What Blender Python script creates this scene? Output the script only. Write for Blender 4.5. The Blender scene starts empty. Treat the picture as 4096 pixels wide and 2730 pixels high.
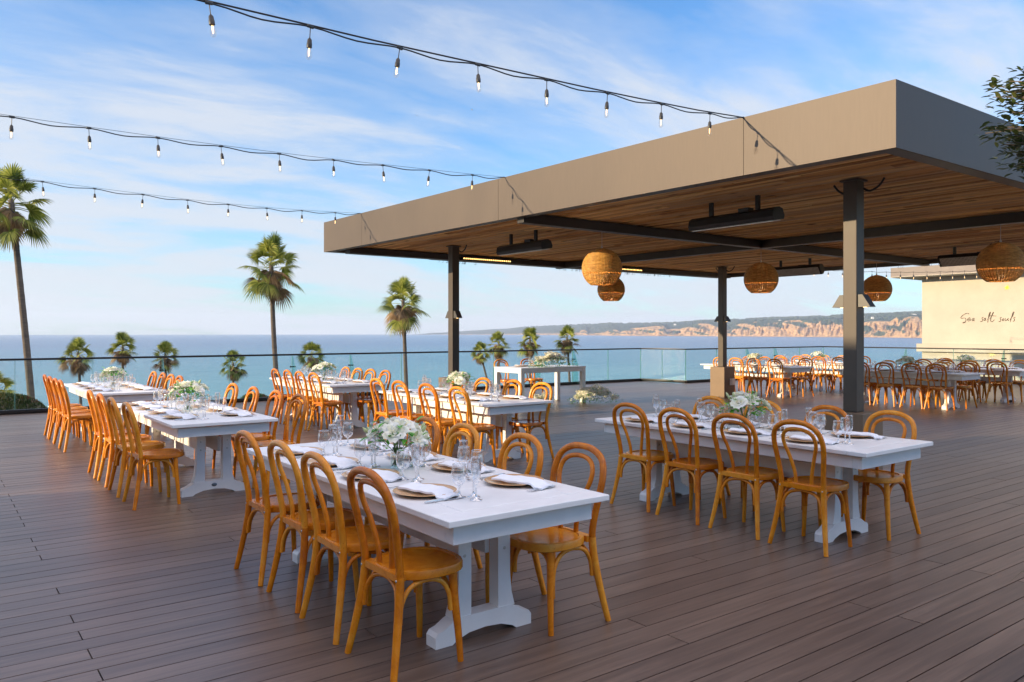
import bpy, bmesh, math, random
from mathutils import Vector, Matrix, noise
random.seed(7)
PI = math.pi; sin = math.sin; cos = math.cos
scene = bpy.context.scene
COL = scene.collection
H = 1.57                 # eye height; deck is z = 0, boards run along X, tables along Y
F = 3125.0               # focal length in photo pixels (4096 wide)
FW = Vector((.6, .8, 0)); RT = Vector((.8, -.6, 0))
def cam_pt(u, v, d):     # point seen at photo pixel (u, v) at depth d metres
    l = (u-2048)/F*d
    return Vector((.6*d+.8*l, .8*d-.6*l, H-(v-1331)*d/F))

# ------------------------------------------------------------------ materials
def nt(name):
    m = bpy.data.materials.new(name); m.use_nodes = True
    t = m.node_tree; b = t.nodes.get('Principled BSDF')
    return m, t, b
def N(t, typ, **kw):
    n = t.nodes.new(typ)
    for k, v in kw.items():
        if k in n.inputs: n.inputs[k].default_value = v
        else: setattr(n, k, v)
    return n
def L(t, a, b): t.links.new(a, b)
def rampn(t, fac, stops):
    r = t.nodes.new('ShaderNodeValToRGB'); e = r.color_ramp.elements
    e[0].position, e[0].color = stops[0][0], (*stops[0][1], 1)
    e[1].position, e[1].color = stops[-1][0], (*stops[-1][1], 1)
    for p, c in stops[1:-1]:
        x = e.new(p); x.color = (*c, 1)
    L(t, fac, r.inputs['Fac']); return r
def coords(t, out='Object', scale=(1, 1, 1)):
    c = t.nodes.new('ShaderNodeTexCoord'); m = t.nodes.new('ShaderNodeMapping')
    m.inputs['Scale'].default_value = scale
    L(t, c.outputs[out], m.inputs['Vector']); return m.outputs['Vector']
def basic(name, col, rough=.5, metal=0, var=.12, scale=6, bump=0, coat=0, stretch=(1, 1, 1), coord='Object', spec=None, bscale=None):
    m, t, b = nt(name)
    v = coords(t, coord, stretch)
    n = N(t, 'ShaderNodeTexNoise', Scale=scale, Detail=5.0, Roughness=.6); L(t, v, n.inputs['Vector'])
    a = tuple(max(0, c*(1-var)) for c in col); d = tuple(min(1, c*(1+var)) for c in col)
    r = rampn(t, n.outputs['Fac'], [(.3, a), (.7, d)])
    L(t, r.outputs['Color'], b.inputs['Base Color'])
    rr = N(t, 'ShaderNodeMapRange'); rr.inputs['To Min'].default_value = rough*.85; rr.inputs['To Max'].default_value = min(1, rough*1.2)
    L(t, n.outputs['Fac'], rr.inputs['Value']); L(t, rr.outputs['Result'], b.inputs['Roughness'])
    b.inputs['Metallic'].default_value = metal
    if coat: b.inputs['Coat Weight'].default_value = coat; b.inputs['Coat Roughness'].default_value = .2
    if spec is not None: b.inputs['Specular IOR Level'].default_value = spec
    if bump:
        n2 = N(t, 'ShaderNodeTexNoise', Scale=bscale or scale*4, Detail=4.0); L(t, v, n2.inputs['Vector'])
        bp = N(t, 'ShaderNodeBump', Strength=bump, Distance=.01); L(t, n2.outputs['Fac'], bp.inputs['Height']); L(t, bp.outputs['Normal'], b.inputs['Normal'])
    return m
def emis(name, col, s):
    m, t, b = nt(name); b.inputs['Base Color'].default_value = (*col, 1)
    b.inputs['Emission Color'].default_value = (*col, 1); b.inputs['Emission Strength'].default_value = s
    return m
def thin_glass(name, tint=(1, 1, 1), gloss=.05, rough=.02, boost=1.0, power=3.5):
    m, t, b = nt(name); t.nodes.remove(b)
    tr = N(t, 'ShaderNodeBsdfTransparent'); tr.inputs['Color'].default_value = (*tint, 1)
    gl = N(t, 'ShaderNodeBsdfGlossy', Roughness=rough); gl.inputs['Color'].default_value = (1, 1, 1, 1)
    fr = N(t, 'ShaderNodeLayerWeight', Blend=.5)
    pw = N(t, 'ShaderNodeMath', operation='POWER'); pw.inputs[1].default_value = power; L(t, fr.outputs['Facing'], pw.inputs[0])
    mu = N(t, 'ShaderNodeMath', operation='MULTIPLY_ADD', use_clamp=True); mu.inputs[1].default_value = .75*boost; mu.inputs[2].default_value = gloss
    L(t, pw.outputs[0], mu.inputs[0])
    mx = N(t, 'ShaderNodeMixShader'); L(t, mu.outputs[0], mx.inputs['Fac']); L(t, tr.outputs[0], mx.inputs[1]); L(t, gl.outputs[0], mx.inputs[2])
    L(t, mx.outputs[0], t.nodes['Material Output'].inputs['Surface'])
    return m

def wood_chair():
    m, t, b = nt('honey_bentwood')
    v = coords(t, 'Object', (3, 3, 3))
    n = N(t, 'ShaderNodeTexNoise', Scale=3.0, Detail=6.0, Roughness=.65, Distortion=.8); L(t, v, n.inputs['Vector'])
    oi = N(t, 'ShaderNodeObjectInfo')
    ad = N(t, 'ShaderNodeMath', operation='MULTIPLY_ADD'); ad.inputs[1].default_value = .46; ad.inputs[2].default_value = -.23
    L(t, oi.outputs['Random'], ad.inputs[0])
    a2 = N(t, 'ShaderNodeMath', operation='ADD'); L(t, n.outputs['Fac'], a2.inputs[0]); L(t, ad.outputs[0], a2.inputs[1])
    r = rampn(t, a2.outputs[0], [(.12, (.37, .082, .002)), (.5, (.67, .21, .005)), (.88, (.80, .36, .04))])
    n3 = N(t, 'ShaderNodeTexNoise', Scale=22.0, Detail=3.0); L(t, v, n3.inputs['Vector'])
    r3 = rampn(t, n3.outputs['Fac'], [(.68, (1, 1, 1)), (.76, (.5, .42, .35))])
    mx = N(t, 'ShaderNodeMix', data_type='RGBA', blend_type='MULTIPLY'); mx.inputs['Factor'].default_value = .8
    L(t, r.outputs['Color'], mx.inputs['A']); L(t, r3.outputs['Color'], mx.inputs['B'])
    L(t, mx.outputs['Result'], b.inputs['Base Color'])
    b.inputs['Roughness'].default_value = .27
    b.inputs['Specular IOR Level'].default_value = .38; b.inputs['Coat Weight'].default_value = .0; b.inputs['Coat Roughness'].default_value = .18
    return m
def board_mat(name, stops, grain, rough=(.35, .6), axis=0, tone=.5, knots=False, bump=.25, coat=0):
    m, t, b = nt(name)
    s = [28, 28, 28]; s[axis] = 1.4
    v = coords(t, 'Object', tuple(s))
    g = N(t, 'ShaderNodeNewGeometry')
    off = N(t, 'ShaderNodeVectorMath', operation='MULTIPLY_ADD'); off.inputs[1].default_value = (37, 61, 17)
    cb = N(t, 'ShaderNodeCombineXYZ')
    for k in 'XYZ': L(t, g.outputs['Random Per Island'], cb.inputs[k])
    L(t, cb.outputs[0], off.inputs[0]); L(t, v, off.inputs[2])
    n = N(t, 'ShaderNodeTexNoise', Scale=grain, Detail=6.0, Roughness=.65, Distortion=.4); L(t, off.outputs[0], n.inputs['Vector'])
    # board tone
    mr = N(t, 'ShaderNodeMath', operation='MULTIPLY_ADD'); mr.inputs[1].default_value = tone; mr.inputs[2].default_value = -tone/2
    L(t, g.outputs['Random Per Island'], mr.inputs[0])
    big = N(t, 'ShaderNodeTexNoise', Scale=.35, Detail=3.0); L(t, coords(t, 'Object'), big.inputs['Vector'])
    a1 = N(t, 'ShaderNodeMath', operation='ADD'); L(t, n.outputs['Fac'], a1.inputs[0]); L(t, mr.outputs[0], a1.inputs[1])
    a2 = N(t, 'ShaderNodeMath', operation='MULTIPLY_ADD'); a2.inputs[1].default_value = .5; L(t, big.outputs['Fac'], a2.inputs[0])
    a3 = N(t, 'ShaderNodeMath', operation='ADD'); a3.inputs[1].default_value = -.25; L(t, a1.outputs[0], a3.inputs[0]); L(t, a3.outputs[0], a2.inputs[2])
    r = rampn(t, a2.outputs[0], stops); out = r.outputs['Color']
    if knots:
        ks = [5, 5, 5]; ks[axis] = 1.6
        kv = N(t, 'ShaderNodeTexVoronoi', Scale=1.0); L(t, coords(t, 'Object', tuple(ks)), kv.inputs['Vector'])
        kr = rampn(t, kv.outputs['Distance'], [(.06, (.12, .08, .05)), (.16, (1, 1, 1))])
        mx = N(t, 'ShaderNodeMix', data_type='RGBA', blend_type='MULTIPLY'); mx.inputs['Factor'].default_value = .85
        L(t, out, mx.inputs['A']); L(t, kr.outputs['Color'], mx.inputs['B']); out = mx.outputs['Result']
    L(t, out, b.inputs['Base Color'])
    rr = N(t, 'ShaderNodeMapRange'); rr.inputs['To Min'].default_value = rough[0]; rr.inputs['To Max'].default_value = rough[1]
    L(t, big.outputs['Fac'], rr.inputs['Value']); L(t, rr.outputs['Result'], b.inputs['Roughness'])
    bp = N(t, 'ShaderNodeBump', Strength=bump, Distance=.002); L(t, n.outputs['Fac'], bp.inputs['Height']); L(t, bp.outputs['Normal'], b.inputs['Normal'])
    if coat: b.inputs['Coat Weight'].default_value = coat
    return m

M = {}
M['chair'] = wood_chair()
M['screw'] = basic('steel_screw', (.55, .55, .52), .3, 1)
M['white'] = basic('white_painted_lumber', (.82, .81, .80), .38, var=.05, scale=5, bump=.08)
M['whiteg'] = basic('white_parsons_paint', (.82, .81, .79), .4, var=.03, scale=9)
M['badge'] = basic('maker_badge_metal', (.2, .22, .25), .3, .8)
M['deck'] = board_mat('composite_deck_boards', [(.1, (.058, .037, .029)), (.45, (.110, .073, .055)), (.75, (.18, .122, .091)), (1, (.235, .165, .125))], 1.0, rough=(.30, .46), axis=0, tone=.22, bump=.3)
M['deckgap'] = basic('deck_substructure_dark', (.012, .011, .010), .9)
M['deck'].node_tree.nodes['Principled BSDF'].inputs['Specular IOR Level'].default_value = .85
M['ceil'] = board_mat('rough_sawn_ceiling_boards', [(.05, (.20, .08, .025)), (.35, (.66, .34, .11)), (.58, (.56, .37, .21)), (.78, (.88, .56, .21)), (1, (.92, .70, .38))], .9, rough=(.7, .9), axis=1, tone=.75, knots=True, bump=.9)
M['sconce'] = basic('sconce_grey_steel', (.085, .078, .07), .45, .3)
M['steel'] = basic('dark_bronze_steel', (.072, .054, .040), .5, .1, var=.12, scale=5, bump=.02)
M['beam'] = basic('black_painted_steel_beam', (.035, .028, .024), .45, .2, var=.12)
M['plinth'] = basic('bronze_brown_cladding', (.20, .135, .085), .5, .2, var=.06)
def fascia_mat():
    m, t, b = nt('bronze_metal_fascia')
    n = N(t, 'ShaderNodeTexNoise', Scale=14.0, Detail=5.0); L(t, coords(t, 'Object', (4, 4, .35)), n.inputs['Vector'])
    n2 = N(t, 'ShaderNodeTexNoise', Scale=1.1, Detail=4.0); L(t, coords(t, 'Object', (1, 1, .6)), n2.inputs['Vector'])
    mm = N(t, 'ShaderNodeMath', operation='MULTIPLY_ADD'); mm.inputs[1].default_value = .3; L(t, n.outputs['Fac'], mm.inputs[0]); L(t, n2.outputs['Fac'], mm.inputs[2])
    r = rampn(t, mm.outputs[0], [(.35, (.078, .059, .047)), (.9, (.106, .081, .063))]); L(t, r.outputs['Color'], b.inputs['Base Color'])
    b.inputs['Metallic'].default_value = .34
    rr = N(t, 'ShaderNodeMapRange'); rr.inputs['To Min'].default_value = .50; rr.inputs['To Max'].default_value = .62
    L(t, n2.outputs['Fac'], rr.inputs['Value']); L(t, rr.outputs['Result'], b.inputs['Roughness'])
    return m
M['fascia'] = fascia_mat()
M['black'] = basic('matt_black_metal', (.018, .018, .02), .4, .3)
M['rail'] = basic('dark_anodised_rail', (.028, .024, .022), .38, .6)
M['mesh'] = basic('heater_grille_metal', (.75, .70, .64), .4, .3)
M['led'] = emis('amber_led', (1, .55, .16), 2.6)
M['fil'] = emis('warm_filament', (1, .62, .25), 2.6)
M['lanternbulb'] = emis('lantern_bulb', (1, .72, .4), 60)
M['lampglow'] = emis('sconce_lamp', (1, .62, .25), 3)
M['bulbglass'] = thin_glass('bulb_glass', (.97, .95, .92), .04, .02)
M['rubber'] = basic('black_rubber_cable', (.012, .012, .012), .6)
M['socket'] = basic('black_bakelite_socket', (.03, .027, .024), .45)
def wicker_mat():
    m, t, b = nt('woven_wicker')
    n = N(t, 'ShaderNodeTexNoise', Scale=14.0, Detail=4.0); L(t, coords(t, 'Object', (1, 1, 3)), n.inputs['Vector'])
    r = rampn(t, n.outputs['Fac'], [(.3, (.40, .19, .035)), (.7, (.74, .42, .11))]); L(t, r.outputs['Color'], b.inputs['Base Color'])
    b.inputs['Roughness'].default_value = .5; return m
M['wicker'] = wicker_mat()
M['gold'] = basic('gold_lacquer', (.80, .46, .21), .22, .35, var=.06)
M['linen'] = basic('white_linen', (.85, .86, .90), .85, var=.02, scale=30, bump=.1)
M['cutlery'] = basic('stainless_cutlery', (.62, .63, .66), .18, 1, var=.03)
M['glass'] = thin_glass('clear_stemware', (.93, .94, .95), .14, .03, 1.3, 1.7)
M['rim'] = thin_glass('stemware_rim', (.9, .9, .9), .55, .05, .6)
M['vase'] = thin_glass('clear_vase', (.96, .98, .97), .06, .02, 1.4)
M['water'] = thin_glass('vase_water', (.93, .97, .95), .05, .02, 1.0)
M['pane'] = thin_glass('railing_glass', (.86, .955, .95), .025, .01, 1.0)
M['fin'] = thin_glass('green_edged_glass', (.45, .78, .70), .05, .02, 1.0)
M['gedge'] = basic('glass_edge_green', (.12, .32, .28), .2)
M['stem'] = basic('flower_stem', (.07, .16, .03), .5)
def two_sided(name, cols, rough=.5, trans=.3, scale=3.0):
    m, t, b = nt(name)
    n = N(t, 'ShaderNodeTexNoise', Scale=scale, Detail=4.0); L(t, coords(t, 'Object'), n.inputs['Vector'])
    g = N(t, 'ShaderNodeNewGeometry')
    ad = N(t, 'ShaderNodeMath', operation='MULTIPLY_ADD'); ad.inputs[1].default_value = .5; L(t, g.outputs['Random Per Island'], ad.inputs[0])
    sb = N(t, 'ShaderNodeMath', operation='SUBTRACT'); sb.inputs[1].default_value = .25; L(t, n.outputs['Fac'], sb.inputs[0]); L(t, sb.outputs[0], ad.inputs[2])
    r = rampn(t, ad.outputs[0], [(.2, cols[0]), (.5, cols[1]), (.8, cols[2])]); L(t, r.outputs['Color'], b.inputs['Base Color'])
    b.inputs['Roughness'].default_value = rough
    if trans:
        tl = N(t, 'ShaderNodeBsdfTranslucent'); L(t, r.outputs['Color'], tl.inputs['Color'])
        mx = N(t, 'ShaderNodeMixShader'); mx.inputs['Fac'].default_value = trans
        L(t, b.outputs[0], mx.inputs[1]); L(t, tl.outputs[0], mx.inputs[2]); L(t, mx.outputs[0], t.nodes['Material Output'].inputs['Surface'])
    return m
M['petal'] = two_sided('white_petal', [(.93, .91, .70), (.96, .95, .86), (.98, .97, .93)], .6, .35, 20)
M['bud'] = two_sided('green_white_bud', [(.35, .45, .15), (.55, .62, .30), (.75, .78, .55)], .6, .2, 20)
M['leaf'] = two_sided('bouquet_leaf', [(.04, .20, .01), (.09, .36, .03), (.20, .50, .07)], .4, .3, 20)
M['palm'] = two_sided('palm_frond_green', [(.07, .10, .012), (.21, .25, .035), (.44, .43, .10)], .45, .4, 1.0)
M['palmdry'] = two_sided('palm_frond_dry', [(.11, .06, .025), (.21, .125, .055), (.32, .21, .10)], .7, .15, 1.0)
M['trunk'] = basic('palm_trunk_bark', (.11, .085, .065), .9, var=.35, scale=3, bump=.6, stretch=(1, 1, 6))
M['shrub'] = two_sided('ice_plant_leaf', [(.03, .06, .015), (.07, .12, .03), (.14, .17, .05)], .6, .2, 2)
M['shrubred'] = two_sided('reddened_succulent_leaf', [(.10, .07, .03), (.26, .10, .05), (.35, .2, .1)], .6, .2, 2)
M['treeleaf'] = two_sided('broad_tree_leaf', [(.03, .055, .012), (.07, .10, .02), (.16, .16, .04)], .45, .3, 3)
M['bark'] = basic('tree_bark', (.12, .09, .06), .9, var=.3, scale=8, bump=.5)
M['pot'] = basic('planter_concrete', (.22, .21, .2), .8, bump=.2)
M['soil'] = basic('ground_soil', (.13, .11, .07), .95, var=.3, scale=.3, bump=.4)
M['stucco'] = basic('cream_stucco', (.46, .405, .335), .85, var=.09, scale=1.2, bump=.25, bscale=60)
M['eave'] = basic('mauve_grey_eave_metal', (.13, .108, .105), .5, .2, var=.04)
M['soffit'] = basic('eave_soffit', (.35, .38, .36), .7, var=.04)
M['ink'] = basic('painted_lettering', (.10, .075, .055), .7, var=.05)
M['star'] = basic('yellow_paint', (.85, .62, .03), .6, var=.05)
M['starfade'] = basic('faded_yellow_paint', (.80, .68, .30), .7, var=.03)
M['gull'] = basic('gull_plumage', (.5, .5, .5), .7)
M['housewall'] = basic('house_stucco', (.75, .72, .68), .8, scale=.3)
M['houseroof'] = basic('house_roof', (.30, .2, .15), .8, scale=.3)

# ------------------------------------------------------------------ mesh builder
class MB:
    def __init__(s): s.v = []; s.f = []; s.mi = []
    def add(s, vs, fs, mi=0, mat=None):
        o = len(s.v)
        s.v += [tuple(mat @ Vector(p)) for p in vs] if mat is not None else [tuple(p) for p in vs]
        s.f += [tuple(o+i for i in f) for f in fs]; s.mi += [mi]*len(fs); return s
    def box(s, x0, x1, y0, y1, z0, z1, mi=0, mat=None, c=0):
        if c:
            return s.cbox(x0, x1, y0, y1, z0, z1, c, mi, mat)
        v = [(x0, y0, z0), (x1, y0, z0), (x1, y1, z0), (x0, y1, z0), (x0, y0, z1), (x1, y0, z1), (x1, y1, z1), (x0, y1, z1)]
        f = [(0, 3, 2, 1), (4, 5, 6, 7), (0, 1, 5, 4), (1, 2, 6, 5), (2, 3, 7, 6), (3, 0, 4, 7)]
        return s.add(v, f, mi, mat)
    def cbox(s, x0, x1, y0, y1, z0, z1, c, mi=0, mat=None):
        bm = bmesh.new(); bmesh.ops.create_cube(bm, size=1)
        for w in bm.verts: w.co = Vector(((x0+x1)/2+w.co.x*(x1-x0), (y0+y1)/2+w.co.y*(y1-y0), (z0+z1)/2+w.co.z*(z1-z0)))
        bmesh.ops.bevel(bm, geom=bm.edges[:], offset=c, segments=2, affect='EDGES', profile=.5)
        s.frombm(bm, mi, mat); return s
    def frombm(s, bm, mi=0, mat=None):
        bm.verts.index_update()
        s.add([w.co.copy() for w in bm.verts], [[w.index for w in f.verts] for f in bm.faces], mi, mat); bm.free()
    def prism(s, pts, axis, a, b, mi=0, mat=None):   # pts 2D outline extruded along axis from a to b
        n = len(pts)
        def P(p, h):
            return {'x': (h, p[0], p[1]), 'y': (p[0], h, p[1]), 'z': (p[0], p[1], h)}[axis]
        v = [P(p, a) for p in pts]+[P(p, b) for p in pts]
        f = [tuple(range(n))[::-1], tuple(range(n, 2*n))]+[(i, (i+1) % n, n+(i+1) % n, n+i) for i in range(n)]
        return s.add(v, f, mi, mat)
    def tube(s, pts, r, n=8, mi=0, caps=True, mat=None, sy=1.0):
        pts = [Vector(p) for p in pts]; k = len(pts)
        rs = r if isinstance(r, (list, tuple)) else [r]*k
        tan = [(pts[min(i+1, k-1)]-pts[max(i-1, 0)]).normalized() for i in range(k)]
        up = Vector((0, 0, 1)) if abs(tan[0].z) < .9 else Vector((1, 0, 0))
        nr = (up-tan[0]*up.dot(tan[0])).normalized(); vs = []
        for i in range(k):
            nr = (nr-tan[i]*nr.dot(tan[i])).normalized(); bi = tan[i].cross(nr)
            for j in range(n):
                a = 2*PI*j/n; vs.append(pts[i]+nr*cos(a)*rs[i]+bi*sin(a)*rs[i]*sy)
        fs = [(i*n+j, i*n+(j+1) % n, (i+1)*n+(j+1) % n, (i+1)*n+j) for i in range(k-1) for j in range(n)]
        if caps: fs += [tuple(range(n))[::-1], tuple((k-1)*n+j for j in range(n))]
        return s.add(vs, fs, mi, mat)
    def lathe(s, prof, n=20, mi=0, mat=None, cap0=False, cap1=False):
        vs = []; k = len(prof)
        for r, z in prof: vs += [(r*cos(2*PI*j/n), r*sin(2*PI*j/n), z) for j in range(n)]
        fs = [(i*n+j, i*n+(j+1) % n, (i+1)*n+(j+1) % n, (i+1)*n+j) for i in range(k-1) for j in range(n)]
        if cap0: fs.append(tuple(range(n))[::-1])
        if cap1: fs.append(tuple((k-1)*n+j for j in range(n)))
        return s.add(vs, fs, mi, mat)
    def sphere(s, c, r, n=8, m=6, mi=0, sq=(1, 1, 1)):
        pr = [(max(1e-4, sin(PI*i/m)), -cos(PI*i/m)) for i in range(m+1)]
        return s.lathe([(a*r, b*r) for a, b in pr], n, mi, Matrix.Translation(c) @ Matrix.Diagonal((*sq, 1)))
    def mesh(s, name, mats, smooth=True, auto=None):
        me = bpy.data.meshes.new(name); me.from_pydata(s.v, [], s.f)
        for m in (mats if isinstance(mats, (list, tuple)) else [mats]): me.materials.append(M[m] if isinstance(m, str) else m)
        me.polygons.foreach_set('material_index', s.mi)
        if smooth:
            me.polygons.foreach_set('use_smooth', [True]*len(s.f))
            if auto: me.set_sharp_from_angle(angle=math.radians(auto))
        me.update(); return me
def crv(pts, sub=5):
    P = [Vector(p) for p in pts]; out = []
    for i in range(len(P)-1):
        p0 = P[max(i-1, 0)]; p1 = P[i]; p2 = P[i+1]; p3 = P[min(i+2, len(P)-1)]
        for k in range(sub):
            t = k/sub
            out.append(.5*((2*p1)+(p2-p0)*t+(2*p0-5*p1+4*p2-p3)*t*t+(3*p1-p0-3*p2+p3)*t**3))
    out.append(P[-1]); return out
def ob(name, me, parent=None, loc=(0, 0, 0), rz=0, label=None, cat=None, group=None, kind=None):
    o = bpy.data.objects.new(name, me); COL.objects.link(o)
    o.location = loc; o.rotation_euler = (0, 0, rz)
    if parent is not None: o.parent = parent
    if label: o['label'] = label
    if cat: o['category'] = cat
    if group: o['group'] = group
    if kind: o['kind'] = kind
    return o
def thing(name, label, cat, loc=(0, 0, 0), rz=0, group=None): return ob(name, None, None, loc, rz, label, cat, group)
def copy_tree(src, parent=None):
    c = src.copy(); COL.objects.link(c)
    if parent is not None: c.parent = parent
    for ch in src.children: copy_tree(ch, c)
    return c
PROTO = {}
def place(kind, loc, rz, label, group, sc=None):
    p = PROTO[kind]
    if not p.get('_used'):
        o = p; o['_used'] = 1; 
    else:
        o = copy_tree(p)
    o.location = loc; o.rotation_euler = (0, 0, rz); o['label'] = label
    if sc: o.scale = (sc, sc, sc)
    if group: o['group'] = group
    return o

# ------------------------------------------------------------------ chair
def make_chair():
    t = thing('bentwood_chair', 'x', 'chair')
    half = [(0, .2275, 0), (.028, .203, .15), (.055, .180, .32), (.066, .170, .455), (.056, .174, .55), (.032, .190, .68), (.010, .196, .78), (-.012, .168, .865), (-.021, .092, .913), (-.022, 0, .925)]
    full = half+[(x, -y, z) for x, y, z in half[-2::-1]]
    c = crv(full, 5); n = len(half)*5
    iz = [i for i, p in enumerate(c) if p.z >= .455]
    a, b = iz[0], iz[-1]
    leg1 = c[:a+1]; leg2 = c[b:][::-1]; top = c[a:b+1]
    def rads(L_): return [.0165+.0045*min(1, p.z/.3) for p in L_]
    bk = MB(); bk.tube(top, [.0192]*len(top), 10)
    for s in (1, -1): bk.sphere((.048, s*.171, .44), .007, 6, 4, 1)
    ob('backrest_frame', bk.mesh('backrest_frame', ['chair', 'screw'], auto=50), t)
    for L_ in (leg1, leg2):
        m = MB(); m.tube(L_, rads(L_), 10); ob('leg', m.mesh('rear_leg', 'chair', auto=50), t)
    ih = [(.086, .062, .455), (.082, .068, .54), (.062, .098, .66), (.036, .128, .755), (.016, .122, .82), (.002, .078, .86), (-.003, 0, .873)]
    inner = crv(ih+[(x, -y, z) for x, y, z in ih[-2::-1]], 5)
    m = MB(); m.tube(inner, .0138, 10); ob('inner_bow', m.mesh('inner_bow', 'chair', auto=50), t)
    # seat
    def ring(sc, z, k=28):
        o = []
        for i in range(k):
            a = 2*PI*i/k; ca, sa = cos(a), sin(a); r = (abs(ca)**2.5+abs(sa)**2.5)**(-1/2.5)
            w = .205*(1+.03*ca)
            o.append((.262+.203*r*ca*sc, w*r*sa*sc, z))
        return o
    rings = [ring(.95, .424), ring(1, .43), ring(1.0, .461), ring(.985, .468), ring(.87, .469), ring(.85, .463), ring(.4, .459), ring(.02, .458)]
    k = 28; vs = sum(rings, []); fs = [(i*k+j, i*k+(j+1) % k, (i+1)*k+(j+1) % k, (i+1)*k+j) for i in range(len(rings)-1) for j in range(k)]
    fs += [tuple(range(k))[::-1], tuple((len(rings)-1)*k+j for j in range(k))]
    m = MB(); m.add(vs, fs); m.box(.055, .10, -.165, .165, .43, .462)
    ob('seat', m.mesh('seat', 'chair', auto=35), t)
    for s in (1, -1):
        p = crv([(.385, s*.19, 0), (.378, s*.178, .15), (.366, s*.166, .3), (.360, s*.158, .43)], 4)
        m = MB(); m.tube(p, [.0150+.0060*min(1, q.z/.35) for q in p], 10); ob('leg', m.mesh('front_leg', 'chair', auto=50), t)
    def arch(pts):
        m = MB(); m.tube(crv(pts, 4), .0120, 8); ob('brace', m.mesh('brace', 'chair', auto=50), t)
    arch([(.052, .158, .245), (.062, .150, .33), (.078, .105, .395), (.085, 0, .418), (.078, -.105, .395), (.062, -.150, .33), (.052, -.158, .245)])
    arch([(.352, .148, .245), (.350, .142, .33), (.345, .10, .39), (.342, 0, .415), (.345, -.10, .39), (.350, -.142, .33), (.352, -.148, .245)])
    for s in (1, -1):
        arch([(.066, s*.168, .245), (.078, s*.166, .33), (.125, s*.164, .395), (.208, s*.163, .415), (.29, s*.162, .395), (.336, s*.161, .33), (.348, s*.163, .245)])
    PROTO['chair'] = t
make_chair()

# ------------------------------------------------------------------ trestle table   local: x 0..W, y 0..LEN (long)
TW, TL, TT = .97, 2.72, .74
def make_table():
    t = thing('trestle_table', 'x', 'table')
    m = MB(); g = .0025; z0 = TT-.03
    m.cbox(0, TW, 0, .14, z0, TT, .004); m.cbox(0, TW, TL-.14, TL, z0, TT, .004)
    m.cbox(0, .16, .14+g, TL-.14-g, z0, TT, .004); m.cbox(TW-.16, TW, .14+g, TL-.14-g, z0, TT, .004)
    y0, y1 = .14+g, TL-.14-g; yc = (y0+y1)/2
    m.cbox(.16+g, TW-.16-g, y0, y0+.42, z0, TT, .003); m.cbox(.16+g, TW-.16-g, y1-.42, y1, z0, TT, .003)
    w = (TW-.32)/3
    for i in range(3): m.cbox(.16+w*i+g, .16+w*(i+1)-g, y0+.42+2*g, y1-.42-2*g, z0, TT, .003)
    m.box(.10, TW-.10, .10, TL-.10, z0-.012, z0-.001)
    ob('tabletop', m.mesh('tabletop', 'white', auto=18), t)
    m = MB(); a = .065; z1 = z0-.002; zb = z0-.098
    m.cbox(a, a+.028, a+.07, TL-a-.07, zb, z1-.012, .002); m.cbox(TW-a-.028, TW-a, a+.07, TL-a-.07, zb, z1-.012, .002)
    m.cbox(a, TW-a, a, a+.028, zb, z1-.012, .002); m.cbox(a, TW-a, TL-a-.028, TL-a, zb, z1-.012, .002)
    for yy in (a+.0285, TL-a-.0705):
        m.cbox(a, a+.028, yy, yy+.041, zb, z1-.012, .002); m.cbox(TW-a-.028, TW-a, yy, yy+.041, zb, z1-.012, .002)
    ob('apron', m.mesh('apron', 'white', auto=18), t)
    xc = TW/2
    for ty in (.46, TL-.46):
        for s in (-1, 1):
            m = MB(); w = .04
            # post, inner edge straight, outer edge curving out at foot and head
            o = []
            for z in (.125, .20, .30, .42, .54, .64, .698):
                k = max(0, (.30-z)/.175); h = max(0, (z-.55)/.15)
                o.append((z, .042+.030*k*k+.018*h*h))
            pts = [(xc+s*.085, z) for z, q in o]+[(xc+s*(.085+.035+q), z) for z, q in reversed(o)]
            m.prism(pts if s < 0 else pts[::-1], 'y', ty-w, ty+w)
            for zz in (.435, .515): m.sphere((xc+s*.125, ty-w-.001, zz), .009, 8, 4, 1, (1, .35, 1))
            ob('leg', m.mesh('trestle_leg', ['white', 'screw'], auto=18), t)
        m = MB(); up = [(-.30, .055), (-.285, .075), (-.25, .085), (-.20, .115), (-.155, .13)]
        low = [(-.30, 0), (-.20, .0), (-.175, .018), (-.10, .042), (0, .05)]
        pts = [(x, z) for x, z in low]+[(-x, z) for x, z in low[-2::-1]]+[(-x, z) for x, z in up]+[(x, z) for x, z in up[::-1]]
        m.prism([(xc+x, z) for x, z in pts], 'y', ty-.045, ty+.045)
        ob('foot', m.mesh('foot', 'white', auto=18), t)
        m = MB(); m.cbox(xc-.36, xc+.36, ty-.04, ty+.04, .66, .696, .003) ; ob('top_cleat', m.mesh('top_cleat', 'white', auto=18), t)
    for s in (-1, 1):
        m = MB(); x = xc+s*.07; m.cbox(x-.014, x+.014, .50, TL-.50, .40, .545, .003)
        ob('stretcher', m.mesh('stretcher', 'white', auto=18), t)
    PROTO['table'] = t
make_table()

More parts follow.
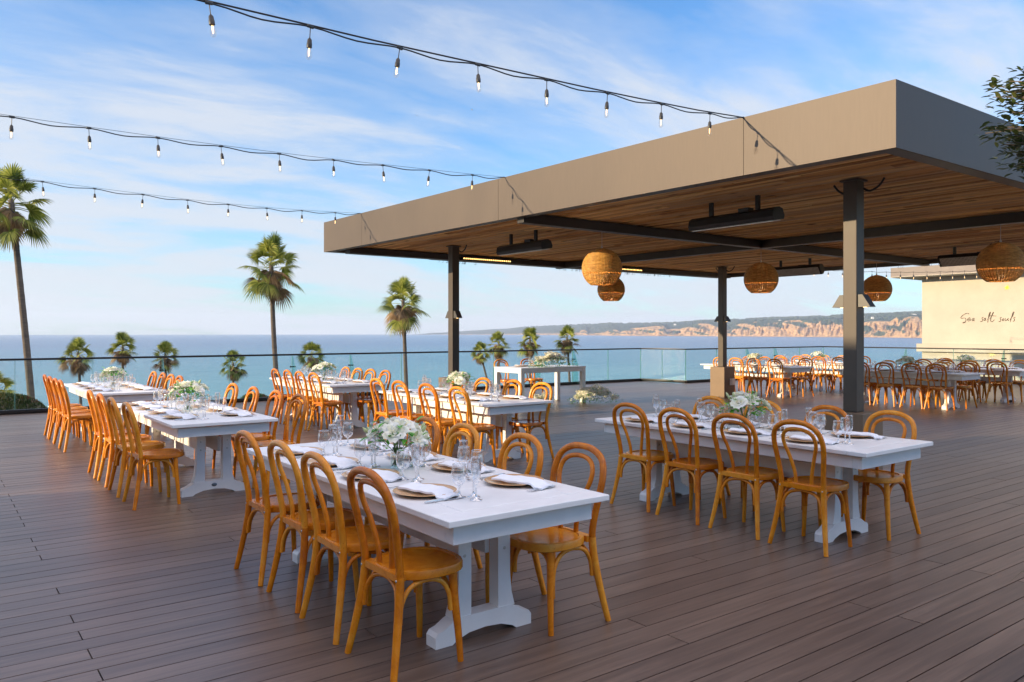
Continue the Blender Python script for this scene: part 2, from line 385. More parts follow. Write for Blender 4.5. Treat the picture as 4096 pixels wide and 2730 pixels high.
# ------------------------------------------------------------------ tableware
def proto(kind, name, me, cat):
    o = ob(name, me, None, cat=cat); PROTO[kind] = o; return o
m = MB(); m.lathe([(.001, .006), (.085, .006), (.105, .009), (.150, .019), (.163, .021), (.165, .0195), (.150, .0155), (.105, .004), (.09, 0), (.001, 0)], 36)
proto('plate', 'charger_plate', m.mesh('charger_plate', 'gold', auto=60), 'plate')
def napkin_mesh():
    m = MB(); nx, ny = 8, 26; top = []; W_ = .135; A, B = .125, -.205
    for j in range(ny+1):
        s = j/ny; y = A+(B-A)*s
        for i in range(nx+1):
            q = i/nx-.5; x = q*W_*(1+.10*sin(2.4*s+1)*(1 if q > 0 else .4))
            r = math.hypot(x, y)
            z = .030 if r < .15 else .030-(r-.15)*.9
            if y < -.12: z = min(z, .030-(-.12-y)*.22)
            z = max(z, .012)+.002*sin(9*q+7*s)+.0015*sin(21*s+q*4)+.006*(1-(2*q)**2)
            top.append((x+.006*sin(5*s), y, z))
    th = .009; k = nx+1
    bot = [(x, y, max(.002, z-th)) for x, y, z in top]; n = len(top)
    fs = [(j*k+i, j*k+i+1, (j+1)*k+i+1, (j+1)*k+i) for j in range(ny) for i in range(nx)]
    fs += [tuple(n+q for q in f[::-1]) for f in fs]
    for i in range(nx): fs += [(i+1, i, n+i, n+i+1), (ny*k+i, ny*k+i+1, n+ny*k+i+1, n+ny*k+i)]
    for j in range(ny): fs += [(j*k, (j+1)*k, n+(j+1)*k, n+j*k), ((j+1)*k+nx, j*k+nx, n+j*k+nx, n+(j+1)*k+nx)]
    m.add(top+bot, fs); return m.mesh('napkin', 'linen', auto=60)
proto('napkin', 'folded_napkin', napkin_mesh(), 'napkin')
m = MB()   # knife along x, handle at -x
m.tube(crv([(-.115, 0, .006), (-.09, 0, .0065), (-.03, 0, .006), (-.005, 0, .005)], 3), [.0035, .005, .006, .0065, .007, .0068, .006, .005, .0042, .004][:10], 8, sy=.6)
m.prism([(-.005, -.006), (.06, -.010), (.10, -.009), (.118, -.002), (.115, .004), (.05, .007), (-.005, .006)], 'z', .0035, .0055)
proto('knife', 'table_knife', m.mesh('table_knife', 'cutlery', auto=40), 'knife')
m = MB()
m.prism([(-.10, -.006), (-.03, -.004), (.03, -.003), (.045, -.010), (.058, -.013), (.058, .013), (.045, .010), (.03, .003), (-.03, .004), (-.10, .006)], 'z', .005, .0075)
for i in range(4): m.tube([(.057, -.0105+.007*i, .0065), (.078, -.0105+.007*i, .009), (.10, -.0105+.007*i, .0075)], [.002, .0018, .0012], 5)
proto('fork', 'table_fork', m.mesh('table_fork', 'cutlery', auto=40), 'fork')
def stem(name, kind, prof, foot):
    t = ob(name, None, cat='glass')
    m = MB(); m.lathe(prof, 22); m2 = MB(); m2.lathe(foot, 18)
    rr, zr = prof[-2]; m.tube([(cos(2*PI*i/24)*rr, sin(2*PI*i/24)*rr, zr) for i in range(25)], .0013, 5, 1, False)
    ob('bowl', m.mesh(name+'_bowl', ['glass', 'rim']), t); ob('stem', m2.mesh(name+'_stem', 'rim'), t)
    PROTO[kind] = t
foot = lambda r, h: [(r, .001), (r*.98, .003), (r*.5, .006), (.007, .014), (.005, .03), (.0045, h-.012), (.009, h)]
stem('water_goblet', 'goblet', [(.008, .058), (.02, .062), (.033, .078), (.0395, .10), (.040, .12), (.036, .145), (.033, .165), (.0335, .166), (.0328, .164)], foot(.034, .058))
stem('wine_glass', 'wine', [(.008, .085), (.02, .09), (.032, .108), (.036, .13), (.035, .155), (.031, .185), (.0315, .186), (.0305, .184)], foot(.034, .085))
stem('champagne_flute', 'flute', [(.006, .075), (.014, .085), (.023, .12), (.0265, .155), (.025, .19), (.0225, .212), (.023, .213), (.0222, .211)], foot(.031, .075))

# ------------------------------------------------------------------ flowers
def petal_patch(m, base, R, ang, tilt, w, h, curl, mi=0):
    # R: frame matrix of the bloom; curved petal made of 3x4 quads
    vs = []; nu, nv = 4, 4
    for j in range(nv+1):
        s = j/nv
        for i in range(nu+1):
            q = (i/nu-.5)*2
            ww = w*sin(PI*(.18+.72*s)); r = base+h*sin(tilt)*s+curl*s*s*h
            a = ang+q*ww/max(.008, base+h*.5)
            z = h*cos(tilt)*s-abs(q)**2*h*.12*s-curl*.5*s*s*h
            rr = r+.12*h*(abs(q)**2)*s*random.uniform(.6, 1.2)*(1 if curl > .2 else -1)
            vs.append((rr*cos(a), rr*sin(a), z))
    k = nu+1
    m.add(vs, [(j*k+i, j*k+i+1, (j+1)*k+i+1, (j+1)*k+i) for j in range(nv) for i in range(nu)], mi, R)
def rose_mesh(seed, ruff=False):
    random.seed(seed); m = MB(); I = Matrix.Identity(4)
    for n_, b, tl, w, h, cu in [(3, .003, .02, .5*.03, .032, -.1), (4, .007, .08, .022, .034, 0), (5, .011, .2, .026, .036, .1), (6, .014, .42, .03, .037, .3), (6, .016, .8, .032, .036, .6)]:
        for i in range(n_): petal_patch(m, b, I, 2*PI*(i+random.uniform(-.15, .15))/n_+b*90, tl+random.uniform(-.1, .15), w*(1.0 if not ruff else .7), h*random.uniform(.9, 1.1), cu)
    return m.mesh('rose', 'petal')
ROSES = [rose_mesh(s, s % 2 == 0) for s in (11, 12, 13, 14)]
def bud_mesh():
    m = MB(); m.lathe([(.001, 0), (.009, .006), (.012, .018), (.009, .032), (.003, .044), (.0005, .048)], 8); return m.mesh('bud', 'bud')
BUD = bud_mesh()
def leaf_on(m, p, d, ln, w, mi=0, droop=.3):
    d = d.normalized(); sd = d.cross(Vector((0, 0, 1)))
    if sd.length < .1: sd = Vector((1, 0, 0))
    sd = sd.normalized(); up = sd.cross(d).normalized(); vs = []
    prof = [(0, .12), (.25, .85), (.5, 1), (.75, .7), (1, .03)]
    for s, k in prof:
        c = p+d*ln*s-Vector((0, 0, 1))*droop*ln*s*s
        vs += [c-sd*w*k+up*w*k*.25, c, c+sd*w*k+up*w*k*.25]
    m.add(vs, [(3*i+a, 3*i+a+1, 3*i+a+4, 3*i+a+3) for i in range(4) for a in (0, 1)], mi)
def make_bouquet(kind, seed):
    t = thing('flower_arrangement', 'x', 'flowers'); rnd = random.Random(seed)
    m = MB(); m.lathe([(.001, .006), (.040, .006), (.0405, .108), (.0425, .108), (.0425, .001), (.001, .0005)], 24); ob('vase', m.mesh('vase', 'vase', auto=40), t)
    m = MB(); m.lathe([(.001, .008), (.0388, .008), (.0388, .08), (.001, .08)], 20); ob('water', m.mesh('vase_water', 'water', auto=40), t)
    st = MB(); lf = MB(); blooms = []
    for i in range(12):
        a = 2*PI*i/12+rnd.uniform(-.25, .25); el = rnd.choice([.35, .6, .85, 1.15]) if i else 1.4
        if i < 3: el = 1.2
        r = rnd.uniform(.13, .17)*(1.05 if el < .8 else .9)
        c = Vector((cos(a)*cos(el)*r*1.12, sin(a)*cos(el)*r*1.12, .150+sin(el)*r*.85))
        blooms.append((c, a, el))
    for c, a, el in blooms:
        st.tube(crv([(-cos(a)*.03, -sin(a)*.03, .012), (0, 0, .075), (c.x*.35, c.y*.35, .125), c*.93], 3), .0022, 5)
    for i in range(16):
        a = rnd.uniform(0, 2*PI); st.tube([(cos(a)*.034, sin(a)*.034, .012), (-cos(a)*.01, -sin(a)*.01, .085), (-cos(a+.5)*.03, -sin(a+.5)*.03, .125)], .002, 5)
    for i in range(110):
        a = rnd.uniform(0, 2*PI); el = rnd.uniform(-.3, 1.3); r = rnd.uniform(.07, .185)
        p = Vector((cos(a)*cos(el)*r*1.1, sin(a)*cos(el)*r*1.1, .155+sin(el)*r*.9)); d = Vector((cos(a+rnd.uniform(-.7, .7)), sin(a+rnd.uniform(-.7, .7)), rnd.uniform(-.2, .9)))
        leaf_on(lf, p, d, rnd.uniform(.045, .08), rnd.uniform(.012, .020))
    ob('stems', st.mesh('stems', 'stem'), t); ob('foliage', lf.mesh('foliage', 'leaf'), t)
    for i, (c, a, el) in enumerate(blooms):
        o = ob('rose', ROSES[i % 4], t, c); s = rnd.uniform(.9, 1.25) if i else 1.4; o.scale = (s, s, s)
        q = Vector((c.x, c.y, (c.z-.08)*1.1)).to_track_quat('Z', 'Y'); o.rotation_euler = q.to_euler()
    for i in range(6):
        a = rnd.uniform(0, 2*PI); el = rnd.uniform(.4, 1.2); r = rnd.uniform(.19, .23)
        c = Vector((cos(a)*cos(el)*r, sin(a)*cos(el)*r, .125+sin(el)*r*.8)); o = ob('bud', BUD, t, c)
        o.rotation_euler = c.to_track_quat('Z', 'Y').to_euler()
        st2 = MB(); st2.tube([(0, 0, 0), (-c*.5).to_tuple()], .0016, 5); 
    PROTO[kind] = t
for i, s in enumerate((3, 8, 21)): make_bouquet('bouquet%d' % i, s)
def make_garland(kind, seed, ln, hh, wd):
    t = thing('flower_garland', 'x', 'flowers'); rnd = random.Random(seed); lf = MB(); sm = MB()
    for i in range(int(420*ln)):
        x = rnd.triangular(-ln/2, ln/2, -ln*.12); k = (1-abs(x)/(ln/2))**.6
        p = Vector((x, rnd.gauss(0, wd*.35)*k, max(.006, rnd.uniform(0, hh)*k)))
        d = Vector((x*.8/ln+rnd.uniform(-.7, .7), rnd.uniform(-1, 1), rnd.uniform(-.2, .8)))
        leaf_on(lf, p, d, rnd.uniform(.03, .07), rnd.uniform(.006, .011))
    for i in range(int(150*ln)):
        x = rnd.triangular(-ln*.46, ln*.46, -ln*.1); k = (1-abs(x)/(ln/2))**.6
        c = Vector((x, rnd.gauss(0, wd*.35)*k, .02+rnd.uniform(.2, 1.05)*hh*k)); sm.sphere(c, rnd.uniform(.009, .017), 6, 4, 0, (1, 1, .8))
    ob('foliage', lf.mesh('garland_foliage', 'leaf'), t); ob('small_blossoms', sm.mesh('small_blossoms', 'petal'), t)
    for i in range(int(27*ln)):
        x = rnd.triangular(-ln*.42, ln*.36, -ln*.15); k = (1-abs(x)/(ln/2))**.6; a = rnd.uniform(0, 2*PI)
        c = Vector((x, rnd.uniform(-.4, .4)*wd*k, .03+rnd.uniform(.45, 1)*hh*k)); o = ob('rose', ROSES[i % 4], t, c)
        o.rotation_euler = Vector((rnd.uniform(-.5, .3), rnd.uniform(-1, .4), rnd.uniform(.5, 1.2))).to_track_quat('Z', 'Y').to_euler()
        s = rnd.uniform(1.0, 1.6); o.scale = (s, s, s)
    PROTO[kind] = t

# ------------------------------------------------------------------ layout of tables and chairs
ORD = ['nearest', 'second', 'third', 'farthest']
TABLES = {  # x0, y0, left rear-foot x, left chair centres, right rear-foot x, right chair centres, phrase
 'A': (1.83, 2.90, 1.655, [3.32, 3.905, 4.445, 5.03], 2.962, [3.32, 3.86, 4.52, 5.04], 'the front centre table', 0),
 'B': (5.16, 2.83, 5.03, [3.28, 3.84, 4.41, 4.965], 6.21, [3.20, 3.76, 4.40, 5.00], 'the front right table', 1),
 'C': (1.76, 7.41, 1.462, [7.74, 8.41, 9.03, 9.64], 3.04, [7.70, 8.38, 9.08, 9.86], 'the middle left table', 2),
 'D': (1.79, 11.80, 1.445, [11.93, 12.44, 13.03, 13.60], 2.96, [12.06, 12.57, 13.12, 13.70], 'the rear left table', 0),
 'E': (5.06, 11.47, 4.90, [11.73, 12.30, 12.86, 13.42], 6.15, [11.77, 12.32, 12.78, 13.32], 'the rear centre table', 1),
 'F': (5.16, 7.33, 4.98, [7.68, 8.38, 9.08, 9.74], 6.23, [7.68, 8.30, 8.98, 9.60], 'the middle centre table', 2),
 'H': (16.40, 10.84, 16.32, [11.23, 11.83, 12.36, 12.86], 17.55, [11.20, 11.88, 12.40, 12.90], 'the far table behind the slim post', 0),
 'I': (16.42, 7.00, 16.34, [7.50, 8.00, 8.57, 9.10], 17.55, [7.45, 7.97, 8.50, 9.11], 'the far right table', 1),
 'J': (19.10, 10.75, 18.93, [11.12, 11.70, 12.30, 12.85], 20.18, [11.15, 11.75, 12.30, 12.90], 'the farthest table by the railing', 2),
 'L': (19.10, 6.95, 18.95, [7.39, 7.95, 8.45, 8.98], 20.18, [7.40, 7.95, 8.50, 9.05], 'the table nearest the painted wall', 0),
}
GR = {'C': 'bentwood chairs round the dining tables', 'T': 'white trestle dining tables'}
TLAB = {'A': 'white trestle table in the foreground centre, its near leg bolts visible', 'B': 'white trestle table at front right beside the thick dark post',
 'C': 'white trestle table at mid left with a grey badge on its foot', 'D': 'white trestle table at far left closest to the glass railing',
 'E': 'white sunlit trestle table at rear centre in front of two palms', 'F': 'white trestle table in the middle beside the left post',
 'H': 'white sunlit trestle table just behind the slim middle post and box', 'I': 'white trestle table right of the thick post in the far right group',
 'J': 'white trestle table by the corner of the glass railing, farthest right group', 'L': 'white trestle table at the right edge before the cream wall'}
rj = random.Random(5)
def setting(px, py, face, k, side, ph, rj=rj):
    # face = 0 diner looks +x, PI diner looks -x
    R = Matrix.Rotation(face, 4, 'Z'); base = Vector((px, py, TT))
    lab = f'{ORD[k]} place, {side} side of {ph}'
    def put(kind, x, y, z, rot, what, grp):
        p = base+R @ Vector((x+rj.uniform(-.012, .012), y+rj.uniform(-.012, .012), z))
        return place(kind, p, face+rot+rj.uniform(-.08, .08), f'{what}, {lab}', grp)
    put('plate', 0, 0, .0008, rj.uniform(0, 6), 'gold charger plate', 'gold charger plates')
    sg = 1 if face == 0 else -1   # the napkins all hang towards the near end
    nk = put('napkin', .005, -.02*sg, .0012, (0 if sg > 0 else PI)+rj.uniform(-.12, .12)+.22, 'folded white napkin', 'folded white napkins')
    put('knife', .0, -.215, .001, 0, 'steel knife', 'table knives')
    put('fork', -.02, .215, .001, 0, 'steel fork', 'table forks')
    put('goblet', .11, -.20, .0005, 0, 'round goblet', 'water goblets')
    put('wine', .175, -.235, .0005, 0, 'wine glass', 'wine glasses')
    put('flute', .13, -.29, .0005, 0, 'tall flute', 'champagne flutes')
badges = []
for key, (x0, y0, xl, yl, xr, yr, ph, bq) in TABLES.items():
    tb = place('table', (x0, y0, 0), 0, TLAB[key], GR['T'])
    if key in 'CH': badges.append(tb)
    for k in range(4):
        place('chair', (xl+rj.uniform(-.008, .008), yl[k], 0), rj.uniform(-.03, .03), f'honey bentwood chair, {ORD[k]} on the left side of {ph}', GR['C'])
        place('chair', (xr+rj.uniform(-.01, .01), yr[k], 0), PI+rj.uniform(-.04, .04), f'honey bentwood chair, {ORD[k]} on the right side of {ph}', GR['C'])
        ys = y0+.62+.555*k-(.0 if k else .02)
        setting(x0+.215, ys+.0, 0, k, 'left', ph)
        setting(x0+TW-.215, ys-.07, PI, k, 'right', ph)
    place('bouquet%d' % bq, (x0+TW/2, y0+TL/2, TT), rj.uniform(0, 6), f'white rose bouquet in glass vase on {ph}', 'white rose bouquets')
m = MB(); m.sphere((TW/2, .46-.046, .09), .022, 12, 6, 0, (1.2, .12, .8)); bme = m.mesh('badge', 'badge')
for tb in badges: ob('badge', bme, tb)
# sweetheart table
def parsons():
    t = thing('parsons_table', 'white square legged table near the railing with a long flower garland', 'table', (10.05, 13.08, 0))
    W_, D_, T_ = 1.84, .98, .813
    m = MB(); m.cbox(0, W_, 0, D_, T_-.025, T_, .003); ob('tabletop', m.mesh('parsons_top', 'whiteg', auto=18), t)
    m = MB(); z = T_-.026
    m.cbox(.101, W_-.101, .006, .03, z-.085, z, .002); m.cbox(.101, W_-.101, D_-.03, D_-.006, z-.085, z, .002)
    m.cbox(.006, .03, .101, D_-.101, z-.085, z, .002); m.cbox(W_-.03, W_-.006, .101, D_-.101, z-.085, z, .002)
    ob('apron', m.mesh('parsons_apron', 'whiteg', auto=18), t)
    for x in (.004, W_-.1): 
        for y in (.004, D_-.1):
            m = MB(); m.cbox(x, x+.096, y, y+.096, 0, z, .003); ob('leg', m.mesh('parsons_leg', 'whiteg', auto=18), t)
parsons()
for x, l in ((10.91, 'left'), (11.70, 'right')):
    place('chair', (x, 14.98, 0), -PI/2+rj.uniform(-.06, .06), f'honey bentwood chair behind the square legged table, {l} one of two', 'chairs behind the square legged table')
PZ = .813
for k, x in enumerate((10.62, 11.02)):
    nm = ('left', 'right')[k]
    p = place('plate', (x, 13.83, PZ+.001), 0, f'gold charger plate on the garland table, {nm} of two', 'gold charger plates')
    place('napkin', (x, 13.83, PZ+.0015), PI/2, f'folded white napkin on the garland table, {nm} of two', 'folded white napkins')
for kd, x, y, w_ in (('goblet', 10.66, 13.55, 'round goblet'), ('wine', 10.80, 13.60, 'wine glass'), ('flute', 10.74, 13.66, 'tall flute')):
    place(kd, (x, y, PZ+.001), 0, f'{w_} standing on the garland table by the railing', {'goblet': 'water goblets', 'wine': 'wine glasses', 'flute': 'champagne flutes'}[kd])
make_garland('garl1', 5, 1.35, .27, .34); place('garl1', (11.08, 13.24, PZ), -.12, 'long cream and green flower garland lying on the square legged table', None)
make_garland('garl2', 9, 1.35, .36, .40); place('garl2', (11.93, 12.78, 0), -.62, 'large white flower garland on the deck in front of the square legged table', None)
make_garland('garl3', 12, .9, .22, .3); place('garl3', (10.3, 12.75, 0), .3, 'small white flower cluster on the deck under the left of the square legged table', None)

# ------------------------------------------------------------------ deck
DX0, DX1, DY0 = -14.0, 27.2, -8.0
YR, YR2, XC1, XC2, XR = 17.75, 16.15, 18.52, 18.84, 26.45
def deck():
    m = MB(); w = .1455; gap = .007; BL = 4.88; rd = random.Random(2)
    row = 0; y = DY0
    while y < YR-.02:
        y1 = y+w-gap; xe = DX1 if y1 < YR2 else XC1
        off = (-BL*.5 if row % 2 else 0)+rd.choice([0, 0, 0, 1.22])
        x = DX0+off
        while x < xe:
            a, b = max(x, DX0)+.003, min(x+BL, xe)-.003
            if b-a > .05: m.box(a, b, y, y1, -.025, rd.uniform(-.0008, .0004))
            x += BL
        y += w; row += 1
    ob('deck', m.mesh('deck', 'deck', smooth=False), kind='structure')
    m = MB(); m.box(DX0, DX1, DY0, YR2, -.30, -.027); m.box(DX0, XC1, YR2+.001, YR, -.30, -.027)
    ob('deck_base', m.mesh('deck_base', 'deckgap', smooth=False), kind='structure')
deck()

# ------------------------------------------------------------------ glass railing
def railing():
    t = thing('glass_railing', 'frameless glass railing with dark top rail along the deck edge', 'railing')
    def seg(p, q, cuts, tag, nrm):
        p = Vector((*p, 0)); q = Vector((*q, 0)); d = (q-p); ln = d.length; d.normalize(); n = Vector((*nrm, 0))
        a = math.atan2(d.y, d.x); Mx = Matrix.Translation(p) @ Matrix.Rotation(a, 4, 'Z')
        m = MB(); m.cbox(0, ln, -.028, .028, 1.03, 1.07, .006, mat=Mx); ob('top_rail', m.mesh('top_rail', 'rail', auto=40), t)
        m = MB(); m.cbox(0, ln, -.035, .035, 0.001, .085, .004, mat=Mx); ob('base_shoe', m.mesh('base_shoe', 'rail', auto=40), t)
        cs = [0]+sorted(cuts)+[ln]
        for i in range(len(cs)-1):
            m = MB(); g = .007; x0, x1 = cs[i]+g, cs[i+1]-g
            m.add([(x0, 0, .086), (x1, 0, .086), (x1, 0, 1.029), (x0, 0, 1.029)], [(0, 1, 2, 3)], 0, Mx)
            for xx in (x0, x1): m.box(xx-.002, xx+.002, -.006, .006, .086, 1.029, 1, Mx)
            ob('glass_panel', m.mesh('glass_panel', ['pane', 'gedge'], smooth=False), t)
    xs = [1.364, 2.696, 4.017, 5.418, 6.864, 8.336, 9.759, 11.2, 12.667, 14.147, 15.593, 17.066]
    xs = [-12.2, -10.7, -9.2, -7.6, -6.1, -4.6, -3.1, -1.6, -.1]+xs
    seg((DX0, YR), (XC1, YR), [x-DX0 for x in xs], 'a', (0, -1))
    seg((XC1, YR), (XC2, YR2), [.8], 'b', (-1, 0))
    seg((XC2, YR2), (XR, YR2), [x-XC2 for x in (20.33, 21.86, 23.42, 24.95)], 'c', (0, -1))
    ys = [13.1, 11.59, 10.1, 8.6, 7.1, 5.6, 4.1, 2.6, 1.1, -.4, -1.9]
    seg((XR, YR2), (XR, DY0), [YR2-y for y in ys]+[1.5], 'd', (-1, 0))
    def fin(x, y, rz):
        Mx = Matrix.Translation((x, y, 0)) @ Matrix.Rotation(rz, 4, 'Z')
        m = MB(); prof = [(.01, .03), (.24, .03), (.24, .60), (.06, 1.02), (.01, 1.02)]
        m.add([(0, -a, b) for a, b in prof], [tuple(range(5))], 0, Mx)
        m.tube([Mx @ Vector((0, -a, b)) for a, b in prof[1:4]], .0035, 4, 1)
        f = ob('glass_fin', m.mesh('glass_fin', ['fin', 'gedge'], smooth=False), t)
        m = MB(); m.tube([(-.05, -.035, .77), (.05, -.035, .77)], .013, 8, mat=Mx); m.sphere(Mx @ Vector((-.055, -.035, .77)), .02, 8, 6); m.sphere(Mx @ Vector((.055, -.035, .77)), .02, 8, 6)
        ob('clamp', m.mesh('clamp', 'black', auto=40), f)
    for x in (4.017, 6.864, 8.336, 14.147, 15.593): fin(x, YR-.012, 0)
    for x in (21.86, 23.42): fin(x, YR2-.012, 0)
    for y in (13.1, 10.1): fin(XR-.012, y, -PI/2)
railing()

# ------------------------------------------------------------------ pavilion
PC = [(7.79, 4.41), (7.79, 12.18), (15.47, 12.11), (15.47, 4.41)]
RC = [(6.41, 3.26), (18.0, 3.20), (17.7, 13.80), (6.06, 14.05)]   # roof corners, counter-clockwise
ZB, ZT, ZC = 3.10, 3.665, 3.17
def pavilion():
    t = thing('pavilion', 'open dark steel pavilion with bronze fascia and timber ceiling', 'pavilion')
    c = Vector((sum(p[0] for p in RC)/4, sum(p[1] for p in RC)/4))
    def ins(k):   # inset corners
        out = []
        for i in range(4):
            p0, p1, p2 = [Vector(RC[j % 4]) for j in (i-1, i, i+1)]
            e1 = (p1-p0).normalized(); e2 = (p2-p1).normalized(); n1 = Vector((-e1.y, e1.x)); n2 = Vector((-e2.y, e2.x))
            out.append(p1+(n1+n2)*k)
        return out
    o0 = ins(0); o1 = ins(.16); o2 = ins(.02)
    # fascia panels per side with thin seams
    for i in range(4):
        a, b = Vector(RC[i]), Vector(RC[(i+1) % 4]); d = (b-a); ln = d.length; d.normalize(); nn = Vector((-d.y, d.x))
        m = MB(); k = max(2, round(ln/3.75)); g = .0025
        if i == 3: cuts = [0, 1.47, 5.37, 9.28, ln]; cuts = sorted([0, ln]+[ln-c_ for c_ in (1.47, 5.37, 9.28)])
        else: cuts = [ln*j/k for j in range(k+1)]
        for j in range(len(cuts)-1):
            s0 = cuts[j]+(g if j else 0); s1 = cuts[j+1]-(g if j < len(cuts)-2 else 0)
            off0 = 0 if j else 0; 
            P = [a+d*s0, a+d*s1, a+d*s1+nn*.02, a+d*s0+nn*.02]
            if j == 0: P[3] = o2[i]
            if j == len(cuts)-2: P[2] = o2[(i+1) % 4]
            m.add([(p.x, p.y, ZB) for p in P]+[(p.x, p.y, ZT) for p in P], [(0, 3, 2, 1), (4, 5, 6, 7), (0, 1, 5, 4), (1, 2, 6, 5), (2, 3, 7, 6), (3, 0, 4, 7)])
        ob('fascia', m.mesh('fascia', 'fascia', smooth=False), t)
    m = MB()
    for i in range(4):  # soffit return lip
        j = (i+1) % 4; q = [o2[i], o2[j], o1[j], o1[i]]
        m.add([(p.x, p.y, ZB+.003) for p in q]+[(p.x, p.y, ZB+.015) for p in q], [(0, 3, 2, 1), (4, 5, 6, 7), (2, 3, 7, 6), (0, 1, 5, 4)])
        m.add([(o1[i].x, o1[i].y, ZB+.016), (o1[j].x, o1[j].y, ZB+.016), (o1[j].x, o1[j].y, ZC+.02), (o1[i].x, o1[i].y, ZC+.02)], [(0, 1, 2, 3)])
    ob('soffit_trim', m.mesh('soffit_trim', 'sconce', smooth=False), t)
    m = MB(); q = o2
    m.add([(p.x, p.y, ZT-.03) for p in q]+[(p.x, p.y, ZC+.06) for p in q], [(0, 1, 2, 3), (4, 7, 6, 5), (0, 4, 5, 1), (1, 5, 6, 2), (2, 6, 7, 3), (3, 7, 4, 0)])
    ob('roof_deck', m.mesh('roof_deck', 'beam', smooth=False), t)
    # ceiling boards along Y, clipped to the inset outline by interpolation
    m = MB(); x = o1[3].x-.4; rd = random.Random(4); A, B, C_, D_ = o1
    def yb(x): return A.y+(B.y-A.y)*(x-A.x)/(B.x-A.x)
    def yt(x): return D_.y+(C_.y-D_.y)*(x-D_.x)/(C_.x-D_.x)
    xl = lambda y: D_.x+(A.x-D_.x)*(D_.y-y)/(D_.y-A.y); xr = lambda y: C_.x+(B.x-C_.x)*(C_.y-y)/(C_.y-B.y)
    x = min(A.x, D_.x); w = .088
    while x < max(B.x, C_.x):
        y = yb(x)+.001-rd.uniform(0, 2)
        while y < yt(x):
            y1 = y+rd.uniform(1.6, 3.6); a, b = max(y, yb(x)), min(y1, yt(x))
            if b-a > .02 and xl(b) <= x+.05 and x+w <= xr(b)+.06:
                zz = ZC+rd.uniform(0, .012); m.box(x, x+w-.004, a, b-.003, zz, ZC+.03)
            y = y1
        x += w
    ob('ceiling', m.mesh('ceiling', 'ceil', smooth=False), t)
    def bm_(x0, x1, y0, y1, z0, z1):
        m = MB(); m.cbox(x0, x1, y0, y1, z0, z1, .004); ob('beam', m.mesh('beam', 'beam', auto=18), t)
    bm_(11.56, 11.70, 3.45, 13.75, 3.03, 3.165)
    bm_(6.35, 11.558, 8.21, 8.35, 3.032, 3.165); bm_(11.702, 17.6, 8.21, 8.35, 3.032, 3.165)
    m = MB(); m.cbox(6.3, 17.5, 13.42, 13.62, 3.045, 3.16, .004); ob('beam', m.mesh('rear_beam', 'beam', auto=18), t)
    for x, y in PC:
        m = MB(); m.cbox(x-.075, x+.075, y-.075, y+.075, .742, 3.165, .006)
        m.box(x-.1, x+.1, y-.1, y+.1, 3.150, 3.168)
        ob('post', m.mesh('post', 'steel', auto=18), t)
        m = MB(); m.cbox(x-.2, x+.2, y-.21, y+.21, 0, .74, .004); ob('post_base', m.mesh('post_base', 'plinth', auto=18), t)
        for s in (1, -1):
            m = MB(); m.tube(crv([(x+.07, y+s*.07, 3.08), (x+.09, y+s*.13, 3.05), (x+.1, y+s*.22, 3.09), (x+.1, y+s*.28, 3.165)], 4), .012, 6)
            ob('conduit', m.mesh('conduit', 'black'), t)
    m = MB(); m.box(15.471, 15.66, 11.9-.02, 11.9-.001, .30, .46); m.cbox(15.52, 15.60, 11.86, 11.899, .32, .44, .006)
    ob('outlet_box', m.mesh('outlet_box', 'mesh', auto=18), t)
    # curtain track with hooks under the rear edges
    m = MB(); m.box(8.2, 17.3, 13.70, 13.74, 3.05, 3.085); m.box(17.30, 17.34, 4.2, 13.6, 3.05, 3.085); rd = random.Random(8)
    for k in range(64):
        x = 8.35+rd.choice([0, .1, .2, 3.2, 3.4, 5.0, 5.4, 5.9, 6.3])+rd.uniform(0, .8)+(.0)
        m.tube(crv([(x, 13.72, 3.05), (x+.012, 13.72, 3.025), (x-.006, 13.72, 3.005), (x-.012, 13.72, 3.02)], 2), .003, 4)
    for k in range(24):
        y = 4.4+rd.uniform(0, 6); m.tube([(17.32, y, 3.05), (17.32, y+.012, 3.02), (17.32, y-.01, 3.0)], .003, 4)
    ob('curtain_track', m.mesh('curtain_track', 'steel', smooth=False), t)
pavilion()

# ------------------------------------------------------------------ heaters, led bars, sconces, lanterns
def heater(x, y0, y1, tilt, label, flip):
    t = thing('patio_heater', label, 'heater', (x, (y0+y1)/2, 0), group='slim black heaters hung under the pavilion ceiling')
    L2 = (y1-y0)/2; s = -1 if flip else 1
    prof = [(-.10, -.075), (.10, -.075), (.115, -.03), (.09, .045), (.03, .07), (-.03, .07), (-.09, .045), (-.115, -.03)]
    R = Matrix.Translation((0, 0, 2.93)) @ Matrix.Rotation(math.radians(tilt), 4, 'Y')
    m = MB(); m.prism(prof, 'y', -L2, L2, mat=R); ob('housing', m.mesh('heater_housing', 'black', auto=25), t)
    m = MB()
    k = 46
    for i in range(k): y = -L2+.05+(2*L2-.1)*i/(k-1); m.box(-.085, .085, y-.006, y+.006, -.084, -.078, mat=R)
    for i in range(6): xx = -.075+.03*i; m.box(xx-.003, xx+.003, -L2+.03, L2-.03, -.090, -.085, mat=R)
    ob('grille', m.mesh('heater_grille', 'mesh', smooth=False), t)
    for yy in (-L2*.55, L2*.55):
        m = MB(); m.cbox(-.02, .02, yy-.025, yy+.025, 2.97, 3.166, .003); ob('bracket', m.mesh('heater_bracket', 'black', auto=18), t)
    m = MB(); m.cbox(-.05, .05, -L2*.4, -L2*.15, 2.985, 3.035, .004); ob('terminal_box', m.mesh('terminal_box', 'black', auto=18), t)
heater(7.74, 5.28, 6.5, -8, 'black ceiling heater nearest the camera, left of the thick post', False)
heater(7.60, 9.25, 10.42, -8, 'black ceiling heater near the left post', False)
